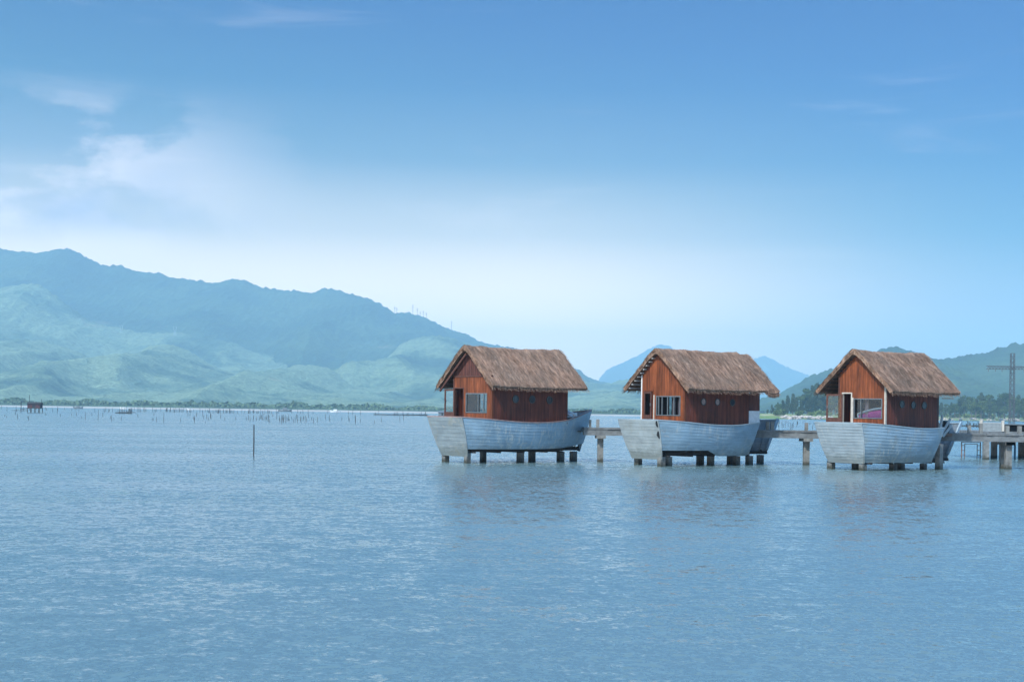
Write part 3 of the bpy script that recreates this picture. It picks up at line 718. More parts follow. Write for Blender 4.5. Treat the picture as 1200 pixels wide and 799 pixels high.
H2 = dict(common, zu=0.62, label='middle thatched boat house with torn transom corner, closed door and oval pink portholes', o=(8.352, 67.355), th=38.09, rx0=0, rx1=5.65, seed=8.0,
    stem_top=(8.91, 2.27), stem_bot=(8.05, 0.75), planks=9, tplanks=12, lap=0.012, cut=0.668, cutx=5.3, zbot=lambda a: 0.78 if a < 1.9 else max(0.50, 0.78 - (a - 1.9) * 0.4),
    mat_side=hull_mat('hull_paint_two', (0.235, 0.35, 0.445), 0.5, 0, 5.0), mat_far=hull_mat('hull_inner_two', (0.22, 0.27, 0.32), 0.2, 0, 6), mat_tr=hull_mat('transom_two', (0.32, 0.375, 0.40), 0.1, 0.15, 7), mat_rail=hull_mat('rail_two', (0.27, 0.34, 0.39), 0.2, 0, 4), hole=True,
    piles=[(-0.42, 1.35), (-0.2, 3.2), (0.15, 1.45), (2.9, 1.3), (3.5, 2.6), (4.75, 1.3), (5.25, 2.2), (5.9, 1.5), (7.7, 2.38)],
    xw=0.32, xb=4.74, yr=0.50, yl=3.52, door=(2.68, 3.33), door_ang=4, leaf_mat=M_beam, leaf_glass=M_glass, seam=False, mull=[1.25, 1.68, 2.06, 2.30], trim=True, dframe=M_wood,
    corner=M_wood, corner2=M_white, left_win=[(1.3, 1.75, 2.2, 3.5), (2.05, 2.35, 2.2, 3.5)], curtains=[(0.85, 1.15), (1.3, 1.55)], ports=[(1.50, 3.12, M_cover), (2.47, 3.12, M_cover), (3.52, 3.11, M_port)], pr=0.18, batten_mat=M_white, barge_mat=M_darkbeam)
H3 = dict(common, zu=0.46, label='rightmost thatched boat house, ribbed blue hull and pink inflatable behind its window', o=(17.608, 65.73), th=37.52, rx0=-0.05, rx1=5.18, seed=13.0,
    stem_top=(8.52, 2.24), stem_bot=(7.4, 0.72), planks=12, tplanks=13, lap=0.019, cut=0.548, cutx=4.3, zbot=lambda a: 0.38,
    mat_side=hull_mat('hull_paint_three', (0.25, 0.36, 0.45), 0.8, 0.35, 9.0), mat_far=hull_mat('hull_inner_three', (0.20, 0.25, 0.30), 0.2, 0, 10), mat_tr=hull_mat('transom_three', (0.30, 0.37, 0.42), 0.35, 0.0, 11), mat_rail=hull_mat('rail_three', (0.27, 0.35, 0.40), 0.2, 0, 4),
    piles=[(-0.42, 1.35), (-0.35, 3.3), (0.7, 2.7), (1.7, 1.25), (2.5, 1.4), (3.9, 1.15), (4.65, 0.80), (6.7, 2.3)], tall=[(4.65, 0.80)],
    xw=0.30, xb=4.15, yr=0.62, yl=3.38, door=(2.60, 3.15), door_ang=152, leaf_w=0.78, leaf_mat=M_beam, leaf_glass=M_clear, seam=False, mull=[2.05], trim=True, dframe=M_trim,
    corner=M_trim, corner2=M_beam, left_win=[(1.9, 2.3, 2.3, 3.5)], curtains=[(1.75, 1.95)], ports=[(1.45, 3.13, M_port), (2.32, 3.10, M_port), (3.15, 3.09, M_port)], pr=0.19, batten_mat=M_darkbeam, barge_mat=M_darkbeam)
r1, pt1 = make_house(H1)
r2, pt2 = make_house(H2)
r3, pt3 = make_house(H3)

# second house: rear porch bay with pale lap boards below and its own low thatch
bm = bmesh.new(); lay = bm.faces.layers.float.new('tone')
board_wall(bm, 4.80, 5.60, 2.72, lambda x: 3.60, [], lambda u, d, z: Vector((u, 0.62 - d, z)), tl=lay)
obj('porch_wall', bm, M_wood_gable, r2)
bm = bmesh.new()
for k in range(5):
    z = 2.0 + k * 0.145; vs = [bm.verts.new(p) for p in ((4.80, 0.56, z), (5.60, 0.56, z), (5.60, 0.575, z + .145), (4.80, 0.575, z + .145), (4.80, 0.62, z), (5.60, 0.62, z), (5.60, 0.62, z + .145), (4.80, 0.62, z + .145))]
    for f in ((0, 1, 2, 3), (7, 6, 5, 4), (0, 4, 5, 1), (1, 5, 6, 2), (2, 6, 7, 3), (3, 7, 4, 0)): bm.faces.new([vs[i] for i in f])
obj('porch_panel', bm, M_white, r2)
P2b = dict(H2, rx0=5.60, rx1=6.42, Hr=5.58, seed=21.0, straws=900)
rr = make_roof(r2, P2b); rr.name = 'porch_roof'
# third house: dark recessed porch wall behind
bm = bmesh.new(); lay = bm.faces.layers.float.new('tone')
board_wall(bm, 4.20, 4.72, 1.66, lambda x: 3.72, [], lambda u, d, z: Vector((u, 0.95 - d, z)), tl=lay)
obj('porch_wall', bm, M_wood_gable, r3)
bm = bmesh.new(); box(bm, 4.2, 5.1, 0.30, 0.36, 3.42, 3.48); obj('porch_beam', bm, M_trim, r3)

# ------------------------------------------------------------------ loose things on the boats
def local(r, p): return Matrix.Translation(r.location) @ Matrix.Rotation(r.rotation_euler.z, 4, 'Z') @ Vector(p)
bm = bmesh.new(); bmesh.ops.create_icosphere(bm, subdivisions=4, radius=1)
for v in bm.verts:
    n = noise.fractal(v.co * 2.2, 0.9, 2.0, 4); v.co *= 1 + n * 0.45
    v.co = Vector((v.co.x * 0.55, v.co.y * 0.35, max(v.co.z * 0.26, -0.1)))
o = obj('bundle', bm, M_white); o.location = local(r1, (6.2, 1.55, 2.30)); o.rotation_euler = (0, 0.15, 0.6)
tag(o, 'white crumpled sheeting bundle lying in the bow of the leftmost boat', 'bundle')
bm = bmesh.new(); box(bm, -.4, .4, -.2, .2, 0, 0.60); o = obj('crate', bm, M_floor); o.location = local(r1, (6.2, 1.6, 1.64)); o.rotation_euler = (0, 0, .7)
bmod = o.modifiers.new('b', 'BEVEL'); bmod.width = .02
tag(o, 'grey wooden crate under the white bundle in the leftmost bow', 'crate')
# leaning pale boards and a dark drum behind the third house
t3 = thing('leaning_boards', 'pale boards leaning behind the back wall of the rightmost house', 'boards', local(r3, (4.75, 0.9, 1.6)), r3.rotation_euler.z)
for k, (dx, ln, tilt) in enumerate(((0.0, 1.1, 0.25), (0.2, 1.2, 0.75), (0.45, 1.15, -0.5), (0.62, 0.9, 0.9))):
    bm = bmesh.new(); bar(bm, (dx, k * .07, 0.0), (dx + ln * math.sin(tilt), k * .07, ln * math.cos(tilt)), 0.14, 0.03, up=(0, 1, 0)); obj('board', bm, M_panel if k != 2 else M_trim, t3)
bm = bmesh.new(); tube(bm, [(0, 0, 0), (0, 0, .1), (0, 0, .55), (0, 0, .62), (0, 0, .63)], [.15, .17, .17, .15, .10], 16); o = obj('drum', bm, M_port)
o.location = local(r3, (6.0, 1.4, 1.75)); tag(o, 'dark grey drum standing beside the leaning boards on the rightmost boat', 'drum')
bm = bmesh.new(); box(bm, -.25, .25, -.25, .25, 0, .16); o = obj('crate', bm, M_floor); o.location = local(r3, (6.0, 1.4, 1.59)); tag(o, 'low grey crate under the dark drum at the rightmost boat', 'crate')
# pink inflatable behind the window of house three
bm = bmesh.new(); n = 20; top_ = []; bot = []
t4 = thing('inflatable_boat', 'pink inflatable with a white rim leaning inside the right house window', 'inflatable', local(r3, (0.46, 1.6, 1.70)), r3.rotation_euler.z)
rows = []
for i in range(n + 1):
    u = i / n; y = 0.78 - 1.62 * u; zt = 0.92 + 0.30 * u + 0.06 * math.sin(u * 3.1)
    rows.append((y, zt))
for i in range(n + 1):
    y, zt = rows[i]; k = min(1, i / 3 + 0.25)
    rows[i] = (y, zt, [bm.verts.new((x, y, z)) for x, z in ((0.0, zt), (-0.05, zt - .18 * k), (-0.02, zt - .62 * k), (0.12, zt - .70 * k), (0.16, zt - .2 * k))])
for a, b_ in zip(rows, rows[1:]):
    for k in range(5): bm.faces.new((a[2][k], b_[2][k], b_[2][(k + 1) % 5], a[2][(k + 1) % 5]))
obj('body', bm, M_pink, t4, True)
bm = bmesh.new(); tube(bm, [(-0.02, y, zt + 0.01) for y, zt, _ in rows], 0.055, 8); tube(bm, [(-0.04, rows[0][0], rows[0][1]), (-0.05, rows[0][0] - .12, rows[0][1] - .32)], 0.04, 8); obj('rim', bm, M_white, t4, True)

# ------------------------------------------------------------------ pier
PZ = 1.76
def pier_run(name, label, x0, x1, yc, piles, posts, w=1.3, seed=0):
    t_ = thing(name, label, 'pier', (x0, yc, 0))
    bm = bmesh.new(); x = 0.0; rnd = random.Random(seed)
    while x < x1 - x0 - 0.05:
        wd = rnd.uniform(0.28, 0.33); box(bm, x + .008, min(x + wd, x1 - x0), -w / 2 + rnd.uniform(-.02, .02), w / 2, PZ - .09, PZ + rnd.uniform(-.006, .006)); x += wd
    obj('deck', bm, M_slab, t_)
    for y in (-w / 2 + .12, w / 2 - .12):
        bm = bmesh.new(); box(bm, 0, x1 - x0, y - .08, y + .08, PZ - .40, PZ - .095); obj('beam', bm, M_slab, t_)
    for px_, yy in piles:
        bm = bmesh.new(); box(bm, px_ - x0 - .15, px_ - x0 + .15, yy - .14, yy + .14, -1.5, PZ - .56); bmesh.ops.bevel(bm, geom=bm.edges[:], offset=.015, segments=1); pl = obj('pile', bm, M_conc, t_)
        bm = bmesh.new(); box(bm, px_ - x0 - .24, px_ - x0 + .24, -w / 2 + .03, w / 2 - .03, PZ - .558, PZ - .402); obj('pile_cap', bm, M_conc, t_)
    for px_, h, ww in posts:
        bm = bmesh.new(); box(bm, px_ - x0 - ww, px_ - x0 + ww, -w / 2 + .02, -w / 2 + .02 + 2 * ww, PZ + .01, PZ + h); bmesh.ops.bevel(bm, geom=bm.edges[:], offset=.01, segments=1); obj('post', bm, M_conc, t_)
    return t_
def X_at(px, Y): return at(px, 480, Y).x
pier_run('pier', 'concrete plank pier between the leftmost and middle boat houses', X_at(684, 72.9), X_at(748, 72.9), 72.9, [(X_at(704, 72.9), -.1)], [(X_at(692, 72.2), .40, .06), (X_at(701, 72.2), .42, .08)], seed=1)
pier_run('pier', 'concrete plank pier between the middle and rightmost boat houses', X_at(872, 72.9), X_at(1086, 72.9), 72.9, [(X_at(945, 72.9), -.1), (X_at(1052, 72.9), -.1)], [(X_at(900.5, 72.2), .42, .085), (X_at(906, 72.2), .42, .085), (X_at(946, 72.2), .40, .08), (X_at(962, 72.2), .38, .07)], seed=2)
yc = 71.2
pC = pier_run('pier', 'long concrete pier running from the rightmost boat house out of frame', X_at(1096, yc), X_at(1330, yc), yc, [(X_at(1180, yc), -.25), (X_at(1173, yc + .9), .45), (X_at(1290, yc), -.25)], [(X_at(1136.5, 70.6), .40, .075), (X_at(1150, 70.6), .50, .075), (X_at(1181, 70.6), .40, .09), (X_at(1195.5, 70.6), .40, .09), (X_at(1228, 70.6), .40, .09)], seed=3)
# landing stage further back
t_ = thing('landing_stage', 'concrete landing stage on piles behind the right pier', 'jetty', (28.4, 86.2, 0))
bm = bmesh.new(); box(bm, 0, 9, 0, 8, PZ - .35, PZ - .05); obj('deck', bm, M_slab, t_)
for px_, yy in ((1156, 86.5), (1165.5, 90.5), (1175.5, 87.2), (1197.5, 92.5), (1215, 88)):
    X = X_at(px_, yy) - 28.4; bm = bmesh.new(); box(bm, X - .16, X + .16, yy - 86.2 - .16, yy - 86.2 + .16, -1.5, PZ - .353); obj('pile', bm, M_conc, t_)
bm = bmesh.new()
for k in range(12):
    z = PZ - .03 + k * .045; box(bm, .12, 1.22 + .06, -.02 + (k % 2) * .02, .02, z, z + .0445)
obj('railing_panel', bm, M_panel, t_)
for x in (.04, 1.36): 
    bm = bmesh.new(); box(bm, x - .07, x + .07, -.06, .08, PZ - .04, PZ + .62); obj('post', bm, M_trim, t_)
bm = bmesh.new(); box(bm, 0, 1.5, .2, 2.0, 0, .42); 
bx = thing('storage_shelter', 'low dark open shelter with grey lid on the back landing stage', 'shelter', (29.95, 86.6, PZ - .045))
bm.free(); bm = bmesh.new(); box(bm, -.1, 2.4, -.1, 1.5, .40, .46); obj('lid', bm, M_frame, bx)
bm = bmesh.new(); box(bm, 0, .05, 0, 1.4, 0, .397); box(bm, 2.25, 2.3, 0, 1.4, 0, .397); box(bm, .053, 2.247, 1.35, 1.4, 0, .397); box(bm, .053, 2.247, .02, 1.34, 0, .03); box(bm, .3, 1.9, .2, 1.1, .033, .3); obj('body', bm, M_black, bx)
# rusty frame and blue pipe in the water
t_ = thing('steel_frame', 'rusty steel frame standing in the water behind the right pier', 'frame', (X_at(1138.5, 91), 91, 0))
bm = bmesh.new()
for sx in (-.6, .6):
    d = -sx / abs(sx) * .2
    bar(bm, (sx, 0, -1), (sx, 0, .98), .05); bar(bm, (sx + d, 0, -1), (sx + d, 0, .86), .04)
    for z in (.15, .45, .75): bar(bm, (sx, 0, z), (sx + d, 0, z), .03)
obj('legs', bm, M_rust, t_)
bm = bmesh.new(); bar(bm, (-.62, 0, .95), (.62, 0, .95), .05); bar(bm, (-.4, 0, .84), (.4, 0, .84), .035); obj('crossbar', bm, M_rust, t_)
bm = bmesh.new(); x = X_at(1190, 90); tube(bm, [(x, 90, -1), (x, 90, 1.3)], .06, 10); tag(obj('pipe', bm, M_blue), 'blue plastic pipe standing in the water under the landing stage', 'pipe')

# ------------------------------------------------------------------ lattice mast on the right
base = at(1185.5, 497, 260); base.z = 0
t_ = thing('lattice_mast', 'tall steel lattice mast with one long crossarm behind the right pier', 'mast', base)
H = at(1185.5, 414, 260).z; w0, w1 = .42, .30
def lat(bm, p, q, wa, wb, n, axis=(1, 0, 0)):
    p, q = Vector(p), Vector(q); ax = Vector(axis); d = (q - p).normalized(); b2 = d.cross(ax).normalized()
    cor = lambda k, t: p.lerp(q, t) + (ax * (1 if k in (0, 1) else -1) + b2 * (1 if k in (1, 2) else -1)) * (wa + (wb - wa) * t)
    for k in range(4): bar(bm, cor(k, 0), cor(k, 1), .10)
    for i in range(n):
        for k in range(4):
            a, b_ = cor(k, i / n), cor((k + 1) % 4, (i + 1) / n); bar(bm, a, b_, .055); bar(bm, cor(k, (i + 1) / n), cor((k + 1) % 4, (i + 1) / n), .055)
bm = bmesh.new(); lat(bm, (0, 0, -1), (0, 0, H), w0, w1, 15); obj('tower', bm, M_steel, t_)
za = at(1185.5, 431, 260).z
bm = bmesh.new(); lat(bm, (-4.7, 0, za), (4.7, 0, za), .26, .26, 16, (0, 1, 0)); obj('crossarm', bm, M_steel, t_)
for x in (-4.5, -3.2, -2, 2, 3.2, 4.5): bm = bmesh.new(); tube(bm, [(x, -.3, za - .25), (x, -.3, za - .75)], .07, 6); obj('insulator', bm, M_frame, t_)
bm = bmesh.new(); box(bm, -.9, .9, -.9, .9, -1.2, .5); obj('footing', bm, M_conc, t_)

# ------------------------------------------------------------------ stakes in the water
stake_meshes = []
for k in range(5):
    bm = bmesh.new(); lean = random.uniform(-.10, .10)
    tube(bm, [(0, 0, -.6), (lean * .5, 0, .5), (lean, 0, 1.0)], [.075, .07, .05], 5)
    me = bpy.data.meshes.new('stake'); bm.to_mesh(me); bm.free(); me.materials.append(M_stake); stake_meshes.append(me)
G = {'far': ('thin dark stake in the dense far row off the left shore', 'fishing stakes in the far row'),
     'mid': ('taller thin dark stake in the loose nearer row left of the houses', 'fishing stakes in the nearer row'),
     'dot': ('short dark stake top scattered on the open water at far left', 'scattered stake tops'),
     'right': ('thin dark stake on the water between the middle and right houses', 'stakes beyond the right pier')}
def stake(px, d, h, g):
    Y = CAMH * F / d; o = bpy.data.objects.new('stake', random.choice(stake_meshes)); COL.objects.link(o)
    o.location = (at(px, 480, Y).x, Y, 0); w = Y / 330 * 0.72; o.scale = (w, w, h); o.rotation_euler = (0, 0, random.choice((0, math.pi)) + random.uniform(-.4, .4))
    o['label'], o['group'] = G[g]; o['category'] = 'stake'
rs = random.Random(11)
for _ in range(130):
    px = rs.choice((rs.uniform(140, 370), rs.uniform(140, 500), rs.uniform(180, 320))); stake(px, rs.gauss(8.6, .35), rs.uniform(.8, 1.7), 'far')
for _ in range(24): stake(rs.uniform(0, 140), rs.uniform(7.5, 10.5), rs.uniform(.6, 1.5), 'far')
for _ in range(80):
    px = rs.choice((rs.uniform(225, 345), rs.uniform(270, 420), rs.uniform(230, 500), rs.gauss(320, 35))); stake(px, rs.gauss(16.5, 1.8), rs.uniform(.5, 1.25), 'mid')
for _ in range(34): stake(rs.uniform(0, 260), rs.uniform(10, 21), rs.uniform(.2, .9), 'dot')
for px, d, h in ((115, 19, 1.7), (131, 20, .9), (192, 21, 1.5), (53, 14, .8), (18, 14, .8)): stake(px, d, h, 'dot')
for _ in range(26): stake(rs.uniform(905, 958), rs.uniform(10, 19), rs.uniform(.4, 1.3), 'right')
bm = bmesh.new(); x = -13.45; tube(bm, [(0, 0, -1.5), (.01, 0, .8), (.0, 0, 1.62)], [.035, .032, .028], 8)
o = obj('pole', bm, M_stake); o.location = (x, 74.2, 0); tag(o, 'lone straight dark pole standing in open water left of the houses', 'pole')

# low oyster rafts
def raft(px, d, wpx, label, posts):
    Y = CAMH * F / d; wd = wpx * Y / F; t_ = thing('raft', label, 'raft', (at(px, 480, Y).x, Y, 0)); bm = bmesh.new(); rnd = random.Random(px)
    for k in range(int(wd / .9)): x = -wd / 2 + k * .9; bar(bm, (x, -3, .22), (x + rnd.uniform(-.3, .3), 3, .25), .14)
    for y in (-3, -1, 1, 3): bar(bm, (-wd / 2, y, .36), (wd / 2, y, .36 + rnd.uniform(-.1, .1)), .18)
    obj('frame', bm, M_stake, t_)
    for k in range(posts):
        bm = bmesh.new(); x = rnd.uniform(-wd / 2, wd / 2); tube(bm, [(x, 0, -.8), (x + rnd.uniform(-.2, .2), 0, rnd.uniform(.7, 1.5))], .1, 5); obj('post', bm, M_stake, t_)
raft(147, 11.5, 16, 'low dark bamboo raft beyond the stakes at far left', 7)
raft(470, 9.0, 62, 'long low dark oyster raft left of the first boat house', 12)
raft(1137, 12.5, 26, 'dark low fish trap on the water behind the steel frame', 14)

# stilt huts
def stilt_hut(px, d, label, w, h, zf, m, mast=False, platform=True, roof_m=None):
    Y = CAMH * F / d; t_ = thing('stilt_hut', label, 'hut', (at(px, 480, Y).x, Y, 0)); dp = w * .7
    for x in (-w / 2 + .1, -w / 6, w / 6, w / 2 - .1):
        bm = bmesh.new()
        for y in (-dp / 2, dp / 2): bar(bm, (x, y, -1), (x, y, zf), .14)
        obj('stilt', bm, M_stake, t_)
    bm = bmesh.new(); box(bm, -w / 2, w / 2, -dp / 2, dp / 2, zf, zf + .1); obj('platform', bm, M_stake, t_)
    bm = bmesh.new(); box(bm, -w / 2 + .05, w / 2 - .05, -dp / 2 + .05, dp / 2 - .05, zf + .103, zf + h * .7); wl = obj('wall', bm, m, t_)
    bm = bmesh.new(); box(bm, -w * .1, w * .12, -dp / 2 + .02, -dp / 2 + .049, zf + .11, zf + h * .6); obj('door', bm, M_black, t_)
    bm = bmesh.new(); z = zf + h * .7
    vs = [bm.verts.new(p) for p in ((-w/2-.15, -dp/2-.2, z), (w/2+.15, -dp/2-.2, z), (w/2+.15, dp/2+.2, z), (-w/2-.15, dp/2+.2, z), (-w/2-.1, 0, zf+h), (w/2+.1, 0, zf+h))]
    for f in ((3, 2, 1, 0), (0, 1, 5, 4), (2, 3, 4, 5), (1, 2, 5), (3, 0, 4)): bm.faces.new([vs[i] for i in f])
    obj('roof', bm, roof_m or m, t_)
    if platform:
        bm = bmesh.new(); bar(bm, (-w / 2 - 2.2, 0, zf - .2), (-w / 2, 0, zf), .14); bar(bm, (-w / 2 - 2.0, 0, -1), (-w / 2 - 2.0, 0, zf + 1.9), .14); bar(bm, (-w / 2 - 2.0, 0, zf + 1.8), (-w / 2, 0, zf + 1.8), .1); bar(bm, (-w / 2 - 4.5, 0, .5), (-w / 2, 0, .5), .1)
        bm2 = bm; obj('outrigger', bm2, M_stake, t_)
    if mast: bm = bmesh.new(); tube(bm, [(-w / 2 + .2, 0, zf), (-w / 2 + .2, 0, zf + h + 1.9)], .07, 5); tube(bm, [(w / 2, 0, zf), (w / 2, 0, zf + h + .8)], .06, 5); obj('mast', bm, M_stake, t_)
M_red = basic('faded_red_cloth', (0.075, 0.032, 0.035), 0.9, 0.3, 2)
stilt_hut(41, 11.5, 'dark red stilt hut standing alone on far left water', 3.4, 1.7, 1.1, M_red, True, True, M_stake)
stilt_hut(518.5, 9.5, 'small blue grey hut beyond the left corner of the first boat', 2.6, 1.6, .3, M_frame, False, False)
# small white boats and sheds on the far shore
def small_boat(px, d, ln, label, m=M_white):
    Y = CAMH * F / d; t_ = thing('small_boat', label, 'boat', (at(px, 480, Y).x, Y, 0)); bm = bmesh.new(); n = 10; R_ = []
    for i in range(n + 1):
        u = -1 + 2 * i / n; b_ = (1 - abs(u) ** 2.5) * ln * .14 + .03; x = u * ln / 2; sh = .7 + .5 * u * u
        R_.append([bm.verts.new(p) for p in ((x, -b_, sh), (x * .85, -b_ * .6, -.1), (x * .85, b_ * .6, -.1), (x, b_, sh))])
    for a, b_ in zip(R_, R_[1:]):
        for k in range(3): bm.faces.new((a[k], b_[k], b_[k + 1], a[k + 1]))
    for r in (R_[0], R_[-1]): bm.faces.new(r)
    o = obj('hull', bm, m, t_); o.modifiers.new('t', 'SOLIDIFY').thickness = .06
    bm = bmesh.new(); box(bm, -ln * .16, ln * .16, -ln * .08, ln * .08, .25, ln * .28); bmesh.ops.bevel(bm, geom=bm.edges[:], offset=.12, segments=2); obj('cabin', bm, m, t_)
small_boat(145.5, 6.1, 4, 'small white boat at the far shore behind the short raft')
small_boat(222.5, 6.0, 3.2, 'small white boat at the far shore beyond the middle of the stakes')
small_boat(393, 6.2, 5.5, 'largest white boat at the far shore left of the long raft')
small_boat(334, 6.2, 7, 'dark boat at the far shore left of the largest white boat', M_frame)
small_boat(91.5, 6.4, 5, 'grey boat at the far shore right of the red stilt hut', M_frame)

# masts on the ridge and a pylon on the slope
def ridge_mast(px, py0, py1, Y, label, group, w=1.6):
    p = at(px, py1, Y); H = at(px, py0, Y).z - p.z
    t_ = thing('hill_mast', label, 'mast', (p.x, Y, p.z - 12), group=group)
    bm = bmesh.new(); bar(bm, (0, 0, 0), (0, 0, H + 12), w * .8); bar(bm, (-3, 0, H + 7), (3, 0, H + 7), w * .5); bar(bm, (-2.2, 0, H + 3), (2.2, 0, H + 3), w * .5); obj('pole', bm, M_steel, t_)
for px, a, b_ in ((462.5, 359, 366), (465, 360, 367), (483.7, 357, 370), (489, 361, 371), (492.4, 365, 373), (496, 364, 374), (499.6, 366, 376), (529, 376, 386)):
    ridge_mast(px, a, b_, 4690, 'slim grey mast standing on the crest of the left mountain', 'masts on the mountain crest')
def pylon(px, py0, py1, Y, label):
    p = at(px, py1, Y); H = at(px, py0, Y).z - p.z; t_ = thing('pylon', label, 'pylon', (p.x, Y, p.z - 6)); bm = bmesh.new()
    for sx in (-1, 1):
        for sy in (-1, 1): bar(bm, (sx * 4, sy * 4, 0), (sx * 1.2, sy * 1.2, H * .65), .55); bar(bm, (sx * 1.2, sy * 1.2, H * .65), (sx * 4.5, sy * .5, H + 6), .5)
    bar(bm, (-5, 0, H + 4), (5, 0, H + 4), .5); bar(bm, (-3, 0, H * .7), (3, 0, H * .7), .5); obj('tower', bm, M_panel, t_)
pylon(205, 382, 395, 3650, 'pale lattice pylon on the lower shoulder of the left mountain')
pylon(142, 381, 391, 3650, 'pale lattice pylon further left on the mountain shoulder')

# ------------------------------------------------------------------ trees
def leaf_mat(name, a, b_):
    m, t, bs = mat(name, 0.9, 0.12)
    v = nz(t, coords(t, (1, 1, 1)), 0.35, 4.0, 0.6)
    c = rmp(t, v, [(0.3, a), (0.7, b_)]); c = mixc(t, 1.0, c, rmp(t, tone(t), [(0, .55), (1, 1.5)]), 'MULTIPLY')
    oi = t.nodes.new('ShaderNodeObjectInfo'); c = mixc(t, 1.0, c, rmp(t, oi.outputs['Random'], [(0, (.75, .8, .8)), (1, (1.3, 1.2, 1.1))]), 'MULTIPLY')
    t.links.new(c, bs.inputs['Base Color']); return m
M_cas = leaf_mat('casuarina_foliage', (0.022, 0.045, 0.024), (0.065, 0.095, 0.045))
M_leaf = leaf_mat('broadleaf_foliage', (0.028, 0.060, 0.022), (0.10, 0.145, 0.045))
M_bush = leaf_mat('bush_foliage', (0.06, 0.11, 0.03), (0.16, 0.21, 0.07))
def crown_mesh(name, kind, h, w, m, seed, n=1300):
    rnd = random.Random(seed); bm = bmesh.new(); lay = bm.faces.layers.float.new('tone'); clumps = []
    if kind == 'spire':
        for k in range(34):
            t_ = rnd.random() ** .8; z = h * (.12 + .86 * t_); r = w * (1 - t_) ** .75 * rnd.uniform(.25, 1.0); a = rnd.uniform(0, 6.28)
            clumps.append((Vector((r * math.cos(a), r * math.sin(a), z)), Vector((.8, .8, 1.3)) * (w * .24 + .25)))
    else:
        for k in range(26):
            a = rnd.uniform(0, 6.28); e = rnd.uniform(-.5, 1); r = w * rnd.uniform(.3, 1) * math.sqrt(max(0, 1 - e * e * .8))
            clumps.append((Vector((r * math.cos(a), r * math.sin(a), h * (.56 + .38 * e))), Vector((1, 1, .8)) * (w * .30)))
    for k in range(n):
        c, rr_ = rnd.choice(clumps); d = Vector((rnd.gauss(0, 1), rnd.gauss(0, 1), rnd.gauss(0, 1))); d = d.normalized() * rnd.uniform(.5, 1.1)
        p = c + Vector((d.x * rr_.x, d.y * rr_.y, d.z * rr_.z)); s = rnd.uniform(.18, .42)
        nrm = (d + Vector((rnd.gauss(0, .5), rnd.gauss(0, .5), rnd.gauss(0, .5) + .2))).normalized(); u = nrm.orthogonal().normalized(); v = nrm.cross(u)
        a = rnd.uniform(0, 6.28); u, v = u * math.cos(a) + v * math.sin(a), v * math.cos(a) - u * math.sin(a)
        k_ = 1.8 if kind == 'spire' else 1.2
        f = bm.faces.new([bm.verts.new(p + u * s * k_), bm.verts.new(p + v * s * .6), bm.verts.new(p - u * s * k_), bm.verts.new(p - v * s * .6)]); f[lay] = rnd.random()
    me = bpy.data.meshes.new(name); bm.to_mesh(me); bm.free(); me.materials.append(m); return me
def trunk_mesh(h, r, seed):
    rnd = random.Random(seed); bm = bmesh.new(); tube(bm, [(0, 0, -.5), (rnd.uniform(-.2, .2), 0, h * .4), (rnd.uniform(-.3, .3), .1, h * .85)], [r, r * .7, r * .2], 7)
    for k in range(6):
        z = h * rnd.uniform(.3, .75); a = rnd.uniform(0, 6.28); tube(bm, [(0, 0, z), (math.cos(a) * h * .14, math.sin(a) * h * .14, z + h * .12)], [r * .4, r * .12], 5)
    me = bpy.data.meshes.new('trunk'); bm.to_mesh(me); bm.free(); me.materials.append(M_bark); return me
protos = []
for k in range(4): protos.append(('casuarina_tree', crown_mesh('crown', 'spire', 12, 2.9, M_cas, 40 + k, 1500), trunk_mesh(12, .24, k), 'spire'))
for k in range(4): protos.append(('broadleaf_tree', crown_mesh('crown', 'round', 9, 3.4, M_leaf, 60 + k, 1600), trunk_mesh(8, .26, 9 + k), 'round'))
bushes = [crown_mesh('crown', 'round', 2.6, 1.8, M_bush, 80 + k, 420) for k in range(3)]
LB = {('spire', 0): ('dark feathery casuarina tree on the bank between the middle and right houses', 'casuarinas between the middle and right houses'),
      ('round', 0): ('bushy green broadleaf tree on the bank between the middle and right houses', 'broadleaf trees between the middle and right houses'),
      ('spire', 1): ('dark feathery casuarina tree on the bank right of the rightmost house', 'casuarinas right of the rightmost house'),
      ('round', 1): ('bushy green broadleaf tree on the bank right of the rightmost house', 'broadleaf trees right of the rightmost house')}
def tree(px, Y, hh, kind):
    p = rs.choice([q for q in protos if q[3] == kind]); sc = hh / (12 if kind == 'spire' else 9)
    side_ = 0 if px < 1030 else 1; lb, gr = LB[(kind, side_)]
    t_ = thing(p[0], lb, 'tree', (at(px, 480, Y).x, Y, 2.2), rs.uniform(0, 6.28), gr); t_.scale = (sc * rs.uniform(.85, 1.2),) * 2 + (sc,)
    for nm, me in (('crown', p[1]), ('trunk', p[2])):
        o = bpy.data.objects.new(nm, me); COL.objects.link(o); o.parent = t_
topline = [(898, 481), (906, 472), (915, 468), (925, 464), (935, 460), (945, 454), (955, 448), (965, 449), (975, 453), (990, 462), (1030, 466), (1070, 465), (1100, 470), (1112, 470), (1122, 466), (1132, 461.5), (1150, 462), (1165, 463), (1180, 461), (1195, 464), (1210, 463), (1260, 462)]
for row, (Y0, n_) in enumerate(((800, 62), (860, 62))):
    for k in range(n_):
        px = 900 + (1250 - 900) * (k + rs.uniform(-.3, .3)) / n_
        if 990 < px < 1085 and row == 1: continue
        Y = Y0 + rs.uniform(-25, 25) + (60 if px > 1050 else 0); H = (at(px, interp(topline, px), Y).z - 2.2) * rs.uniform(.72, 1.03)
        if row == 0: H *= rs.uniform(.6, .95)
        tree(px, Y, max(H, 2.5), 'spire' if (px < 985 and rs.random() < .75) or rs.random() < .25 else 'round')
